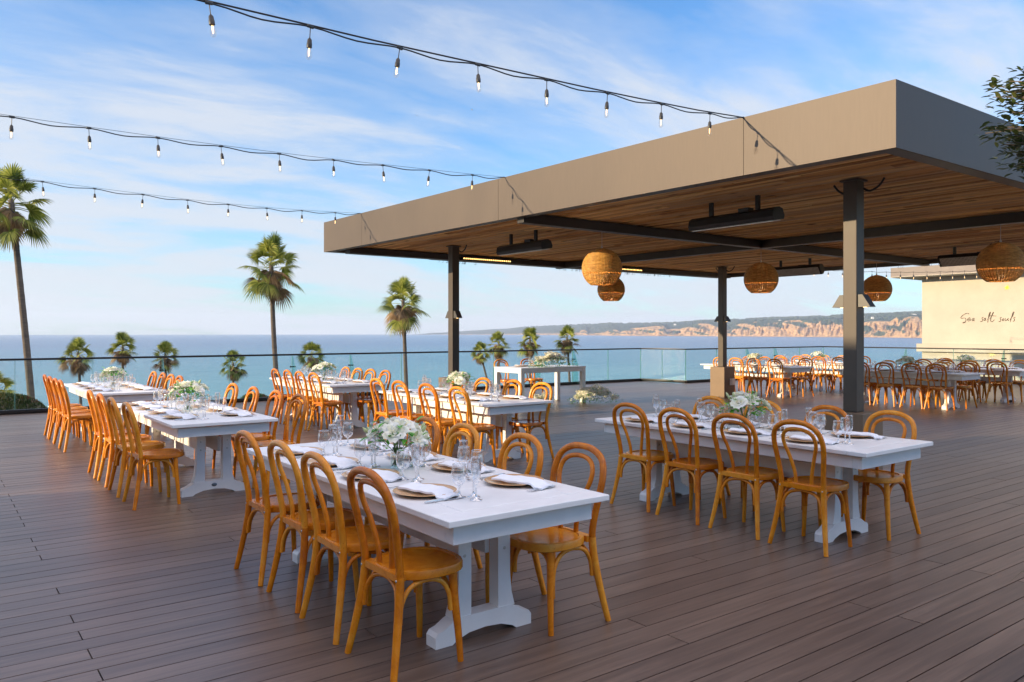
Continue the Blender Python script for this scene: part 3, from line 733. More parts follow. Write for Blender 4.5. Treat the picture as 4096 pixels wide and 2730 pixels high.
heater(15.20, 9.30, 10.6, 56, 'heater with lit-looking mesh grille behind the central wicker lantern', True)
heater(15.32, 5.8, 6.95, 56, 'heater with mesh grille beside the rightmost wicker lantern', True)
for x0, lab in ((8.75, 'glowing amber LED strip light beside the left post'), (12.75, 'glowing amber LED strip light right of the lit wicker lantern')):
    t = thing('strip_light', lab, 'strip light', (x0, 13.38, 3.09), group='amber strip lights on the rear beam')
    m = MB(); m.cbox(0, 1.25, -.03, .02, -.035, .03, .003); ob('housing', m.mesh('strip_housing', 'black', auto=18), t)
    m = MB(); m.sphere((0, 0, 0), .014, 8, 4, 0, (1, .4, 1)); lm = m.mesh('led', 'led')
    for i in range(25): ob('led', lm, t, (.04+.0488*i, -.032, -.005))
def sconce(x, y, s, lab):
    t = thing('post_sconce', lab, 'sconce', (x, y+s*.076, 0), group='wedge shaped sconces on the pavilion posts')
    m = MB(); z0, z1 = 1.835, 1.965
    p = [(0, z0), (s*.135, z0), (s*.05, z1), (0, z1)]
    if s > 0: p = p[::-1]
    v = [(-.055, a, b) for a, b in p]+[(.055, a, b) for a, b in p]
    m.add(v, [(0, 1, 2, 3), (4, 7, 6, 5), (0, 4, 5, 1), (1, 5, 6, 2), (2, 6, 7, 3), (3, 7, 4, 0)])
    ob('shade', m.mesh('sconce_shade', 'sconce', smooth=False), t)
    m = MB(); m.lathe([(.001, z0-.004), (.02, z0-.004), (.02, z0-.001)], 10, mat=Matrix.Translation((0, s*.05, 0))); ob('lamp', m.mesh('sconce_lamp', 'lampglow'), t)
nm = ['thick near post', 'left post', 'slim middle post']
for (x, y), n_ in zip(PC[:3], nm):
    sconce(x, y, 1, f'wedge shaped steel sconce on the left side of the {n_}'); sconce(x, y, -1, f'wedge shaped steel sconce on the right side of the {n_}')
def make_lantern():
    t = thing('wicker_lantern', 'x', 'lantern'); R = .285; nr = 40; cut = -.82
    m = MB()
    for j in range(44):   # horizontal weave
        z = cut+(.985-cut)*j/43
        if j == 13: continue
        r = R*math.sqrt(max(.003, 1-z*z)); k = 72
        m.tube([(cos(2*PI*i/k)*(r+.003*(1 if (i//2+j) % 2 else -1)), sin(2*PI*i/k)*(r+.003*(1 if (i//2+j) % 2 else -1)), z*R) for i in range(k+1)],   .0066 if z > -.2 else .0056, 4, caps=False)
    for i in range(nr):
        a = 2*PI*i/nr
        m.tube([(cos(a)*R*math.sqrt(max(.0, 1-z*z)), sin(a)*R*math.sqrt(max(0, 1-z*z)), z*R) for z in [cut-.01+(.995-cut+.01)*q/12 for q in range(13)]], .006, 4, caps=False)
    ob('shade', m.mesh('wicker_shade', 'wicker'), t)
    m = MB(); m.tube([(0, 0, R*.99), (0, 0, R+.04)], .014, 8); m.tube([(0, 0, .09), (0, 0, .53)], .004, 6); m.tube([(0, 0, .04), (0, 0, .10)], .02, 8); ob('cord', m.mesh('lantern_cord', 'mesh'), t)
    m = MB(); m.sphere((0, 0, .0), .032, 10, 8); ob('bulb', m.mesh('lantern_bulb', 'lanternbulb'), t)
    PROTO['lantern'] = t
make_lantern()
for p, lab in [((7.84, 8.28, 2.50), 'nearest sunlit wicker globe lantern hanging over the centre'), ((11.63, 12.0, 2.48), 'wicker globe lantern half hidden behind the sunlit one'), ((11.63, 8.28, 2.50), 'wicker globe lantern hanging at the crossing of the beams'), ((15.5, 8.28, 2.45), 'wicker globe lantern just right of the thick post'), ((11.63, 4.49, 2.50), 'rightmost and largest-looking wicker globe lantern')]:
    place('lantern', p, rj.uniform(0, 1), lab, 'wicker globe lanterns under the pavilion')

# ------------------------------------------------------------------ string lights
def bulb_meshes():
    m = MB(); m.tube([(0, 0, 0), (0, 0, -.09)], .004, 6); m.lathe([(.006, -.085), (.017, -.10), (.019, -.125), (.021, -.128), (.021, -.16), (.015, -.162)], 12, cap1=True)
    m.cbox(-.028, .028, -.01, .01, -.012, .01, .004); m.v = [tuple(.82*c for c in p) for p in m.v]; holder = m.mesh('lamp_holder', 'socket', auto=40)
    m = MB(); m.lathe([(.012, -.16), (.018, -.178), (.024, -.20), (.0255, -.218), (.021, -.238), (.010, -.25), (.001, -.253)], 14)
    m.tube(crv([(-.004, 0, -.165), (-.005, 0, -.20), (0, 0, -.225), (.005, 0, -.20), (.004, 0, -.165)], 3), .0016, 5, 1)
    m.v = [tuple(.82*c for c in p) for p in m.v]; return holder, m.mesh('bulb', ['bulbglass', 'fil'])
HOLD, BULB = bulb_meshes()
def string(label, y, xend, zend, xs, zf, x_end2, double=False, ax='x'):
    t = thing('string_lights', label, 'string lights', group='strings of lights')
    rd = random.Random(int(y*10)); P = lambda x, z, dy=0: (x, y+dy, z)
    m = MB(); pts = [P(xend, zend)]; prev = xend
    for x in sorted(xs, reverse=True):
        pts.append(P((x+prev)/2, (zf((x+prev)/2))-.022-rd.uniform(0, .012))); pts.append(P(x, zf(x))); prev = x
    x = prev-.645
    while x > x_end2+.3: pts.append(P(x, zf(x))); x -= .645
    pts.append(P(x_end2, zf(x_end2)))
    m.tube(crv(pts, 4), .0055, 6); ob('cable', m.mesh('cable', 'rubber'), t)
    m = MB(); k = 16
    m.tube([P(xend+(x_end2-xend)*i/k, (zend+.0*i) if i == 0 else zf(xend+(x_end2-xend)*i/k)+.014, .012) for i in range(k+1)], .0022 if not double else .006, 5)
    ob('support_wire', m.mesh('support_wire', 'rubber'), t)
    for x in xs:
        h = ob('lamp_holder', HOLD, t, P(x, zf(x))); h.rotation_euler = (rd.uniform(-.12, .12), rd.uniform(-.12, .12), rd.uniform(0, .4))
        ob('bulb', BULB, h)
def lin(pts):
    pts = sorted(pts)
    def f(x):
        if x <= pts[0][0]:
            (a, b), (c, d) = pts[0], pts[1]; s = (d-b)/(c-a); dx = a-x
            return b-s*dx+.006*dx*dx
        for (a, b), (c, d) in zip(pts, pts[1:]):
            if x <= c: return b+(d-b)*(x-a)/(c-a)
        return pts[-1][1]
    return f
S1 = [(1.327, 3.503), (1.95, 3.51), (2.589, 3.515), (3.234, 3.534), (3.888, 3.549), (4.542, 3.565), (5.199, 3.589), (5.86, 3.617), (6.37, 3.667)]
S2 = [(.629, 3.545), (1.256, 3.542), (1.877, 3.541), (2.502, 3.545), (3.133, 3.552), (3.776, 3.568), (4.41, 3.588), (5.063, 3.608), (5.715, 3.628), (6.235, 3.665)]
S3 = [(1.29, 3.66), (1.938, 3.635), (2.577, 3.618), (3.207, 3.600), (3.821, 3.593), (4.437, 3.593), (5.034, 3.608), (5.629, 3.629), (6.10, 3.665)]
def xs_of(S, lo): 
    x = [p[0] for p in S[:-1]]; a = x[0]
    while a-.645 > lo: a -= .645; x.append(a)
    return x
string('nearest string of lights running from the fascia to the top of the picture', 4.73, 6.37, 3.667, xs_of(S1, 1.0), lin(S1), -4.2, True)
string('middle string of lights ending halfway along the fascia', 8.48, 6.235, 3.665, xs_of(S2, -4.5), lin(S2), -5, False)
string('farthest string of lights passing in front of the left palm crown', 12.57, 6.10, 3.665, xs_of(S3, -5.5), lin(S3), -6, False)

# ------------------------------------------------------------------ neighbouring building with lettering
BX, BY = 28.0, 13.32
def building():
    t = thing('stucco_building', 'cream stucco building with a dark mauve eave at the right edge', 'building', (BX, BY, 0))
    m = MB(); m.box(0, 9, -22, 0, 1.181, 3.505); m.box(-.13, 9, -22, .13, .905, 1.18); m.box(-.0, 9, -22, -.001, -26, .90)
    ob('wall', m.mesh('building_wall', 'stucco', smooth=False), t)
    m = MB(); m.box(-.65, 9, -22, .78, 3.51, 3.85); ob('eave', m.mesh('eave', 'eave', smooth=False), t)
    m = MB(); m.box(-.62, 8.9, -21.9, .74, 3.50, 3.508); ob('soffit', m.mesh('soffit', 'soffit', smooth=False), t)
    m = MB(); m.box(-.66, -.652, -22, .78, 3.515, 3.535); ob('trim_line', m.mesh('trim_line', 'stucco', smooth=False), t)
building()
def px_wall(u, v, X):   # photo pixel -> point on plane X
    a = (u-2048)/F; d = X/(.6+.8*a); return Vector((X, d*(.8-.6*a), H-(v-1331)*d/F))
def lettering():
    # pixel strokes traced in the enlarged photograph (origin 3500,1050, scale .2533)
    S = {
     'S': [(1483, 820), (1465, 806), (1430, 812), (1390, 835), (1362, 862), (1356, 880), (1372, 886), (1400, 880), (1425, 885), (1436, 905), (1430, 935), (1410, 955)],
     'e1': [(1466, 908), (1488, 902), (1502, 890), (1494, 876), (1474, 884), (1460, 906), (1472, 928), (1498, 920), (1520, 902)],
     'a1': [(1568, 885), (1550, 884), (1537, 905), (1540, 925), (1553, 918), (1566, 890), (1560, 915), (1572, 928)],
     's1': [(1712, 868), (1695, 872), (1688, 890), (1698, 905), (1695, 925), (1675, 938), (1662, 932)],
     'a2': [(1748, 880), (1730, 885), (1718, 905), (1722, 922), (1736, 912), (1748, 885), (1742, 912), (1756, 920)],
     'l1': [(1775, 905), (1800, 860), (1822, 800), (1820, 786), (1808, 800), (1792, 860), (1780, 950)],
     't1': [(1810, 900), (1840, 850), (1868, 800), (1870, 790), (1858, 800), (1838, 860), (1826, 915), (1834, 938), (1860, 932), (1884, 905)],
     'bar': [(1795, 850), (1850, 845), (1915, 850)],
     's2': [(2000, 870), (1982, 874), (1976, 890), (1985, 903), (1982, 925), (1965, 938), (1954, 930)],
     'o': [(2030, 890), (2015, 895), (2008, 912), (2016, 925), (2030, 912), (2034, 895), (2028, 888)],
     'u': [(2060, 886), (2052, 908), (2058, 924), (2074, 918), (2090, 900), (2102, 884), (2098, 908), (2104, 922), (2114, 918)],
     'l2': [(2130, 905), (2165, 860), (2192, 800), (2195, 785), (2184, 784), (2165, 830), (2145, 900), (2138, 945)],
     's3': [(2215, 868), (2198, 872), (2192, 888), (2202, 902), (2200, 920), (2185, 932), (2174, 926)]}
    t = thing('wall_lettering', 'dark handwritten script reading Sea salt souls on the cream wall', 'lettering')
    m = MB()
    for k, P in S.items():
        if k in ('s1', 's2'): ob('word', m.mesh('word', 'ink'), t); m = MB()
        pts = [px_wall(3500+.2533*x, 1050+.2533*y, BX-.006) for x, y in P]
        c = crv([tuple(p) for p in pts], 4); m.tube(c, [.0055+.0055*abs(sin(i*.5+len(k))) for i in range(len(c))], 5)
    ob('word', m.mesh('word', 'ink'), t); m = MB()
    c = [px_wall(3500+.2533*x, 1050+.2533*y, BX-.006) for x, y in [(1378, 955), (1395, 942), (1425, 938), (1434, 942), (1420, 958), (1390, 965)]]
    m.add([tuple(p) for p in c], [tuple(range(6))])
    ob('flourish', m.mesh('flourish', 'ink'), t)
    def star(u, v, r, mt, lab):
        c = px_wall(u, v, BX-.006); m = MB(); k = 14; vs = []
        for i in range(k):
            a = 2*PI*i/k; q = r if i % 2 == 0 else r*.42
            if i % 4 == 0: q *= 1.25
            vs += [(c.x, c.y+q*cos(a), c.z+q*sin(a))]
        m.add([(c.x-.004, p[1], p[2]) for p in vs]+vs, [tuple(range(k))[::-1]]+[(i, (i+1) % k, k+(i+1) % k, k+i) for i in range(k)])
        o = ob('painted_star', m.mesh('painted_star', mt, smooth=False), label=lab, cat='painted star', group='stars painted on the cream wall')
    star(4028, 1151, .085, 'star', 'small bright yellow star painted high on the cream wall')
    star(3968, 1415.7, .11, 'starfade', 'faded yellow star painted low on the cream wall behind the glass')
lettering()
def far_string():
    t = thing('string_lights', 'small string of lights hanging in front of the dark eave at right', 'string lights', group='strings of lights')
    us = [3300, 3350, 3401, 3475, 3521, 3545.6, 3601.8, 3654.5, 3708, 3761, 3810, 3858, 3907, 3955, 4003, 4052, 4100]
    us = [3256, 3313, 3370, 3432, 3488, 3545.6, 3601.8, 3654.5, 3708, 3761, 3810, 3858, 3907, 3955, 4003, 4052, 4100, 4150]
    def vv(u): return 1089-(max(0, u-3700)/255)**1.3*7.5-max(0, (3540-u))*.035
    def pt(u, dv=0): return px_wall(u, vv(u)+dv, 20.6)
    m = MB(); m.tube([pt(u+dx, 2.5 if dx else 0) for u in us for dx in (0, 25)], .006, 5); ob('cable', m.mesh('far_cable', 'rubber'), t)
    for u in us:
        h = ob('lamp_holder', HOLD, t, pt(u)); ob('bulb', BULB, h)
far_string()

# wing of the hotel left of the frame: its shadow covers the front of the deck
t = thing('hotel_wing', 'cream hotel wing standing left of the deck', 'building', (-8.2, 0, 0))
m = MB(); m.box(-9, 0, -30, 11.75, -1, 5.55); ob('wall', m.mesh('wing_wall', 'stucco', smooth=False), t)
m = MB(); m.box(-9.2, .15, -30.2, 11.9, 5.552, 5.72); ob('roof', m.mesh('wing_roof', 'eave', smooth=False), t)

# ------------------------------------------------------------------ ground, sea, cliffs
ZS = -25.0
def ground():
    m = MB(); vs = []; nr, na = 26, 40
    for i in range(nr):
        r = 12*(1.13**i) 
        for j in range(na):
            a = math.radians(-40+200*j/(na-1)); x, y = r*cos(a), r*sin(a)
            q = y-.0*x
            dd = max(0, (y-17.8))
            z = -1.2-max(0, dd)*.13-max(0, dd-60)*.05 if y > 17 else -1.2
            z = max(z, ZS-6)+noise.noise(Vector((x*.06, y*.06, 0)))*min(1, r/60)*1.2-.2
            vs.append((x, y, z))
    m.add(vs, [(i*na+j, i*na+j+1, (i+1)*na+j+1, (i+1)*na+j) for i in range(nr-1) for j in range(na-1)])
    ob('ground', m.mesh('ground', 'soil'), kind='structure')
ground()
def sea():
    m, t, b = nt('ocean_water')
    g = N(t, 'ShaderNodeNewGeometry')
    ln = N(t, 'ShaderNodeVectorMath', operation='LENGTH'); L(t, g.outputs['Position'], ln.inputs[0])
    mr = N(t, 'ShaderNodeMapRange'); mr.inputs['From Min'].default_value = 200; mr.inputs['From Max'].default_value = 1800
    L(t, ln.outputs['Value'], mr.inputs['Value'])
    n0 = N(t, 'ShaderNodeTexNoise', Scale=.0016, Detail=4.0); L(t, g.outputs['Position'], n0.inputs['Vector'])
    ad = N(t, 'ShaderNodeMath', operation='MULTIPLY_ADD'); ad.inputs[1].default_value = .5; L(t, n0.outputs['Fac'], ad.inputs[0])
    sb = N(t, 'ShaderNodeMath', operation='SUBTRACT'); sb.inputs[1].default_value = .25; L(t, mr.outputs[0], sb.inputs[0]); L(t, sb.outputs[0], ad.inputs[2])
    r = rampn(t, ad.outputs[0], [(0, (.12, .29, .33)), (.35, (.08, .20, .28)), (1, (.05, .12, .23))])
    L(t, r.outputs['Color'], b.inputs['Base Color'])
    b.inputs['Roughness'].default_value = .22; b.inputs['IOR'].default_value = 1.33
    rot = N(t, 'ShaderNodeMapping'); rot.inputs['Rotation'].default_value = (0, 0, math.radians(-37)); rot.inputs['Scale'].default_value = (.35, 1, 1)
    rot.inputs['Rotation'].default_value = (0, 0, math.radians(37)); L(t, g.outputs['Position'], rot.inputs['Vector'])
    n1 = N(t, 'ShaderNodeTexNoise', Scale=.16, Detail=7.0, Roughness=.66); L(t, rot.outputs[0], n1.inputs['Vector'])
    n2 = N(t, 'ShaderNodeTexNoise', Scale=.03, Detail=5.0, Roughness=.6); L(t, rot.outputs[0], n2.inputs['Vector'])
    b1 = N(t, 'ShaderNodeBump', Strength=1.0, Distance=2.6); L(t, n1.outputs['Fac'], b1.inputs['Height'])
    b2 = N(t, 'ShaderNodeBump', Strength=.8, Distance=7.0); L(t, n2.outputs['Fac'], b2.inputs['Height']); L(t, b1.outputs[0], b2.inputs['Normal'])
    L(t, b2.outputs[0], b.inputs['Normal'])
    M['sea'] = m
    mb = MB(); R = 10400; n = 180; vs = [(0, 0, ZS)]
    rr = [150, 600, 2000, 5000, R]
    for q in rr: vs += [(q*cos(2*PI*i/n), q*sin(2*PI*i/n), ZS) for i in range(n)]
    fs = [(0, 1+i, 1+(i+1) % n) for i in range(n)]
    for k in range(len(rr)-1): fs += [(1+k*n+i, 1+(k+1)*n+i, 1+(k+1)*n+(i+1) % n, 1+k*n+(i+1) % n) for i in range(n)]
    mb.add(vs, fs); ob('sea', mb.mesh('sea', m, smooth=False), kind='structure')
sea()
def interp(tab, u):
    if u <= tab[0][0]: return tab[0][1]
    for (a, b), (c, d) in zip(tab, tab[1:]):
        if u <= c: return b+(d-b)*(u-a)/(c-a)
    return tab[-1][1]
DT = [(1650, 10300), (2000, 9700), (2300, 7600), (2500, 6300), (2900, 5450), (3200, 4884), (3688, 3850), (4400, 3000)]   # shoreline distance
VT = [(1650, 1338), (1800, 1328), (1900, 1322), (2000, 1316), (2100, 1309), (2200, 1303), (2350, 1298), (2450, 1295), (2600, 1294), (2700, 1292), (2800, 1284), (2950, 1279), (3050, 1274), (3200, 1270), (3350, 1264), (3500, 1258), (3600, 1253), (3700, 1250), (4400, 1225)]   # skyline row
VC = [(1650, 1340), (1900, 1337), (2200, 1335), (2318, 1333), (2325, 1322), (2345, 1321), (2352, 1336), (2400, 1332), (2450, 1320), (2470, 1322), (2480, 1330), (2510, 1318), (2560, 1312), (2620, 1306), (2655, 1304), (2668, 1319), (2720, 1317), (2760, 1302), (2800, 1295), (2860, 1298), (2900, 1308), (2920, 1316), (2945, 1302), (2985, 1289), (3080, 1287), (3200, 1281), (3300, 1277), (3350, 1279), (3400, 1300), (3500, 1286), (3560, 1288), (3585, 1272), (3650, 1268), (3700, 1270), (4400, 1240)]   # cliff edge row
def cliffs():
    m, t, b = nt('eroded_sandstone_cliffs')
    g = N(t, 'ShaderNodeNewGeometry'); at_ = N(t, 'ShaderNodeAttribute', attribute_name='band')
    n1 = N(t, 'ShaderNodeTexNoise', Scale=.012, Detail=8.0, Roughness=.62); L(t, g.outputs['Position'], n1.inputs['Vector'])
    n2 = N(t, 'ShaderNodeTexNoise', Scale=.035, Detail=6.0, Roughness=.6)
    mp = N(t, 'ShaderNodeMapping'); mp.inputs['Scale'].default_value = (1, 1, 3); L(t, g.outputs['Position'], mp.inputs['Vector']); L(t, mp.outputs[0], n2.inputs['Vector'])
    rock = rampn(t, n2.outputs['Fac'], [(.3, (.17, .10, .045)), (.5, (.40, .24, .11)), (.7, (.58, .38, .19))])
    veg = rampn(t, n1.outputs['Fac'], [(.3, (.012, .025, .02)), (.5, (.028, .05, .032)), (.7, (.07, .09, .045))])
    sx = N(t, 'ShaderNodeSeparateXYZ'); L(t, at_.outputs['Vector'], sx.inputs[0])
    s1 = N(t, 'ShaderNodeMath', operation='MULTIPLY_ADD'); s1.inputs[1].default_value = 1.6; s1.inputs[2].default_value = -.8; L(t, n1.outputs['Fac'], s1.inputs[0])
    s2 = N(t, 'ShaderNodeMath', operation='ADD'); L(t, s1.outputs[0], s2.inputs[0]); L(t, sx.outputs['X'], s2.inputs[1])
    cr = rampn(t, s2.outputs[0], [(.46, (0, 0, 0)), (.56, (1, 1, 1))])
    mx = N(t, 'ShaderNodeMix', data_type='RGBA'); L(t, cr.outputs['Color'], mx.inputs['Factor']); L(t, rock.outputs['Color'], mx.inputs['A']); L(t, veg.outputs['Color'], mx.inputs['B'])
    L(t, mx.outputs['Result'], b.inputs['Base Color']); b.inputs['Roughness'].default_value = .95; b.inputs['Specular IOR Level'].default_value = .1
    us = [1650+4*i for i in range(690)]; rows = 30; vs = []; band = []
    for u in us:
        D = interp(DT, u); vc = interp(VC, u)+1.2*noise.noise(Vector((u*.03, 0, 3))); vt = interp(VT, u)+1.5*noise.noise(Vector((u*.02, 5, 3)))
        for k in range(rows):
            if k < 3: s = k/2; d = D+25*s; z = ZS-1+2.0*s; bd = 0
            elif k < 19:
                s = (k-2)/16; run = 230
                gu = 1.5*noise.noise(Vector((u*.016+s*.9, s*.6, 0)))+1.0*abs(noise.noise(Vector((u*.05-s*1.1, s*1.0, 2))))+.45*noise.noise(Vector((u*.13+s*1.3, s*2.2, 4)))+.18*noise.noise(Vector((u*.32, s*4, 6)))
                d = D+25+run*s+gu*95*sin(PI*min(1, s*.9+.08))+60*(s > .5)*(s-.5)
                dz = D+25+run+30; zc = H-(vc-1331)*dz/F
                z = ZS+1+(zc-ZS-1)*(s**.85)+4*noise.noise(Vector((u*.2, s*6, 9)))*sin(PI*s)
                bd = .18+.20*s+(.30 if noise.noise(Vector((u*.02+s*2.2, s*1.6, 7))) > .02 else 0)
            else:
                s = (k-18)/11; dz0 = D+285; zc = H-(vc-1331)*dz0/F; d = dz0+s*(900+.12*D); zt = H-(vt-1331)*(dz0+900+.12*D)/F
                z = zc+(zt-zc)*(s**.9)+6*noise.noise(Vector((u*.06, s*4, 1)))*s*(1-s)*4
                bd = 1.0
                if k >= 28 : z = zt-2*(k-27)
            p = cam_pt(u, 1331, d); vs.append((p.x, p.y, z)); band.append(bd)
    mb = MB(); nU = len(us)
    mb.add(vs, [(i*rows+k, (i+1)*rows+k, (i+1)*rows+k+1, i*rows+k+1) for i in range(nU-1) for k in range(rows-1)])
    me = mb.mesh('cliffs', m, smooth=False)
    a = me.attributes.new('band', 'FLOAT_VECTOR', 'POINT'); a.data.foreach_set('vector', [c for q in band for c in (q, q, q)])
    ob('coastal_cliffs', me, kind='structure')
    # wooded skyline
    mb = MB(); rd = random.Random(3)
    for i in range(1500):
        u = rd.triangular(2050, 4200, 3400); D = interp(DT, u); dz0 = D+285; far = 900+.12*D
        s = rd.choice([1, 1, 1, rd.uniform(.1, 1)]); d = dz0+far*s; zt = H-(interp(VT, u)-1331)*(dz0+far)/F; zc = H-(interp(VC, u)-1331)*dz0/F
        z = zc+(zt-zc)*(s**.9); q = noise.noise(Vector((u*.015, 8, 0)))
        if s == 1 and q < -.25: continue
        r = rd.uniform(6, 17)*(1.25 if q > .25 else 1)
        p = cam_pt(u, 1331, d)
        mb.sphere((p.x, p.y, z-1), r, 7, 5, 0, (1.3, 1.3, .75*rd.uniform(.7, 1.1)))
    M['woods'] = basic('distant_tree_canopy', (.035, .055, .03), .95, var=.4, scale=.05)
    ob('woodland', mb.mesh('woodland', 'woods'), label='dark belt of trees along the clifftop skyline', cat='trees', kind='stuff')
    # clifftop houses
    for i, (u, v, w) in enumerate([(3608, 1262, 22), (3652, 1256, 26), (3450, 1263, 12), (3490, 1268, 10), (3380, 1259, 9), (3120, 1280, 10), (2700, 1296, 8), (2560, 1310, 8)]):
        d = interp(DT, u)+285+(400 if v < 1265 else 120); p = cam_pt(u, v, d); wd = w*d/F
        zt = H-(v-1331)*d/F
        tt = thing('clifftop_house', ['broad white house high on the clifftop, left of two by the wall', 'widest pale house on the clifftop skyline beside the cream wall', 'white house on the hill right of the thick post', 'small pale house below the skyline right of the thick post', 'tiny white house on the hill at the thick post', 'tiny white building on the mesa between the posts', 'tiny pale building on the hill left of the slim post', 'tiny pale house on the far hillside beyond the palms'][i], 'house', (p.x, p.y, zt-7), math.atan2(.8, .6)-PI/2)
        m_ = MB(); m_.box(-wd*.5, wd*.5, -5, 5, -6, 4); m_.box(-wd*.2, wd*.35, -4.5, 5.5, 4.01, 6.5); ob('wall', m_.mesh('house_wall', 'housewall', smooth=False), tt)
        m_ = MB(); m_.box(-wd*.23, wd*.38, -5, 6, 6.52, 7); ob('roof', m_.mesh('house_roof', 'houseroof', smooth=False), tt)
cliffs()

# ------------------------------------------------------------------ palms
def fan_leaf(m, base, d, pet, R, mi, droop, rd):
    # costapalmate fan leaf: petiole then a folded fan of narrow segments that droop at the tips
    d = d.normalized(); tip = base+d*pet-Vector((0, 0, droop*.12*pet))
    m.tube([base, (base+tip)/2+Vector((0, 0, .04)), tip], [.022, .016, .012], 4, mi)
    sd = d.cross(Vector((0, 0, 1)));
    if sd.length < .2: sd = Vector((1, 0, 0))
    sd.normalize(); sd = (sd+Vector((rd.uniform(-.5, .5), rd.uniform(-.5, .5), rd.uniform(-1.3, 1.3)))).normalized(); sd = (sd-d*sd.dot(d)).normalized(); up = sd.cross(d)
    n = 25
    for i in range(n):
        a = math.radians(-105+210*i/(n-1)); r = R*(.78+.22*cos(a))*rd.uniform(.86, 1.08)
        dr = (d*cos(a)+sd*sin(a)).normalized(); w = R*.040
        lat = dr.cross(up).normalized(); p0 = tip; vs = []
        for s, k in ((0.03, .35), (.45, 1.0), (.72, .75), (1.0, .04)):
            c = p0+dr*r*s-Vector((0, 0, 1))*(droop*r*.62*max(0, s-.35)**1.6)+up*(.10*r*abs(sin(a))*s)
            vs += [c-lat*w*k, c+lat*w*k+up*w*.35*k]
        m.add(vs, [(0, 1, 3, 2), (2, 3, 5, 4), (4, 5, 7, 6)], mi)
def palm(u, v, d, R, lab, base_uv, seed, thick=1.0, curve=0, n_green=30, skirt=14):
    c = cam_pt(u, v, d); rd = random.Random(seed)
    bx = cam_pt(base_uv[0], base_uv[1], d)
    zb = -1.6-max(0, c.y-17.8)*.13-max(0, c.y-77.8)*.05-1
    # extend trunk line down to ground
    dirv = (bx-c); k = (c.z-zb)/max(.1, c.z-bx.z); foot_ = c+dirv*k
    t = thing('fan_palm', lab, 'palm tree', (foot_.x, foot_.y, zb), group='tall fan palms beyond the railing'); o = Vector((foot_.x, foot_.y, zb))
    m = MB(); P = []; rad = []; nseg = 46
    for i in range(nseg+1):
        s = i/nseg; p = Vector((foot_.x, foot_.y, zb)).lerp(c, s)+RT*(curve*sin(PI*s))-o
        P.append(p); rad.append((.138-.038*s)*thick*(1.0+.05*(i % 2))*(1.25 if s < .03 else 1))
    m.tube(P, rad, 10); ob('trunk', m.mesh('palm_trunk', 'trunk'), t)
    cc = c-o
    g = MB()
    for i in range(n_green):
        s = i/n_green; el = math.radians(86-132*s+rd.uniform(-10, 10)); a = i*2.39996+rd.uniform(-.3, .3)
        dd = Vector((cos(a)*cos(el), sin(a)*cos(el), sin(el)))
        fan_leaf(g, cc+Vector((0, 0, -.5*s*R*.6)), dd, R*rd.uniform(.36, .60), R*rd.uniform(.42, .54), 1 if s > .7 and rd.random() < .3 else 0, .55+1.0*s, rd)
    ob('crown', g.mesh('palm_crown', ['palm', 'palmdry'], smooth=False), t)
    g = MB()
    for i in range(skirt):
        el = math.radians(-40-38*rd.random()); a = rd.uniform(0, 2*PI); dd = Vector((cos(a)*cos(el), sin(a)*cos(el), sin(el)))
        fan_leaf(g, cc+Vector((0, 0, -R*.12-rd.random()*R*.55)), dd, R*.12, R*rd.uniform(.36, .52), 0, 1.1, rd)
    ob('dead_fronds', g.mesh('dead_fronds', 'palmdry', smooth=False), t)
palm(44, 800, 30, 1.6, 'tallest palm with a curved trunk at the left edge', (124, 1628), 31, 1.0, .05, 30, 7)
palm(1085, 1050, 41, 1.85, 'tall leaning palm left of the pavilion roof', (1115, 1480), 32, 1.1, -.15, 30, 7)
palm(1612, 1200, 48, 1.75, 'tall palm just left of the left post', (1625, 1541), 33, 1.0, 0, 26, 12)
for i, (u, v, d, R, lab, bu) in enumerate([
 (312, 1412, 64, 1.55, 'palm at the height of the railing above the rear left flowers', (320, 1600)), (491, 1386, 72, 1.5, 'second low palm from the left, its crown above the rail', (494, 1600)),
 (661, 1418, 74, 1.5, 'low palm behind the first glass fin', (663, 1600)), (932, 1452, 74, 1.5, 'palm mostly seen through the railing glass, left of the leaning palm', (935, 1600)),
 (1246, 1418, 76, 1.5, 'palm behind the rear centre bouquet', (1246, 1600)), (1920, 1405, 92, 1.35, 'smaller palm right of the left post with a thin bent trunk', (1955, 1540)),
 (1995, 1370, 85, 1.55, 'bushy palm overlapping the smaller one right of the left post', (1993, 1560)), (2120, 1356, 78, 1.5, 'palm with brown hanging fronds behind the garland table', (2122, 1560)),
 (2268, 1350, 80, 1.5, 'rightmost palm with brown skirt in front of the far coast', (2278, 1560))]):
    palm(u, v, d, R*1.04, lab, bu, 50+i, 1.0, .05*(-1)**i, 25, 20+(i > 5)*12)
# fallen palm tips at extreme left and low palm right of chair backs
palm(-25, 1560, 48, 1.5, 'palm whose frond tips just show at the left edge', (-25, 1700), 70, 1, 0, 22, 6)
palm(2180, 1640, 70, 1.5, 'low palm crown seen through the glass under the garland table', (2180, 1800), 71, 1, 0, 24, 6)

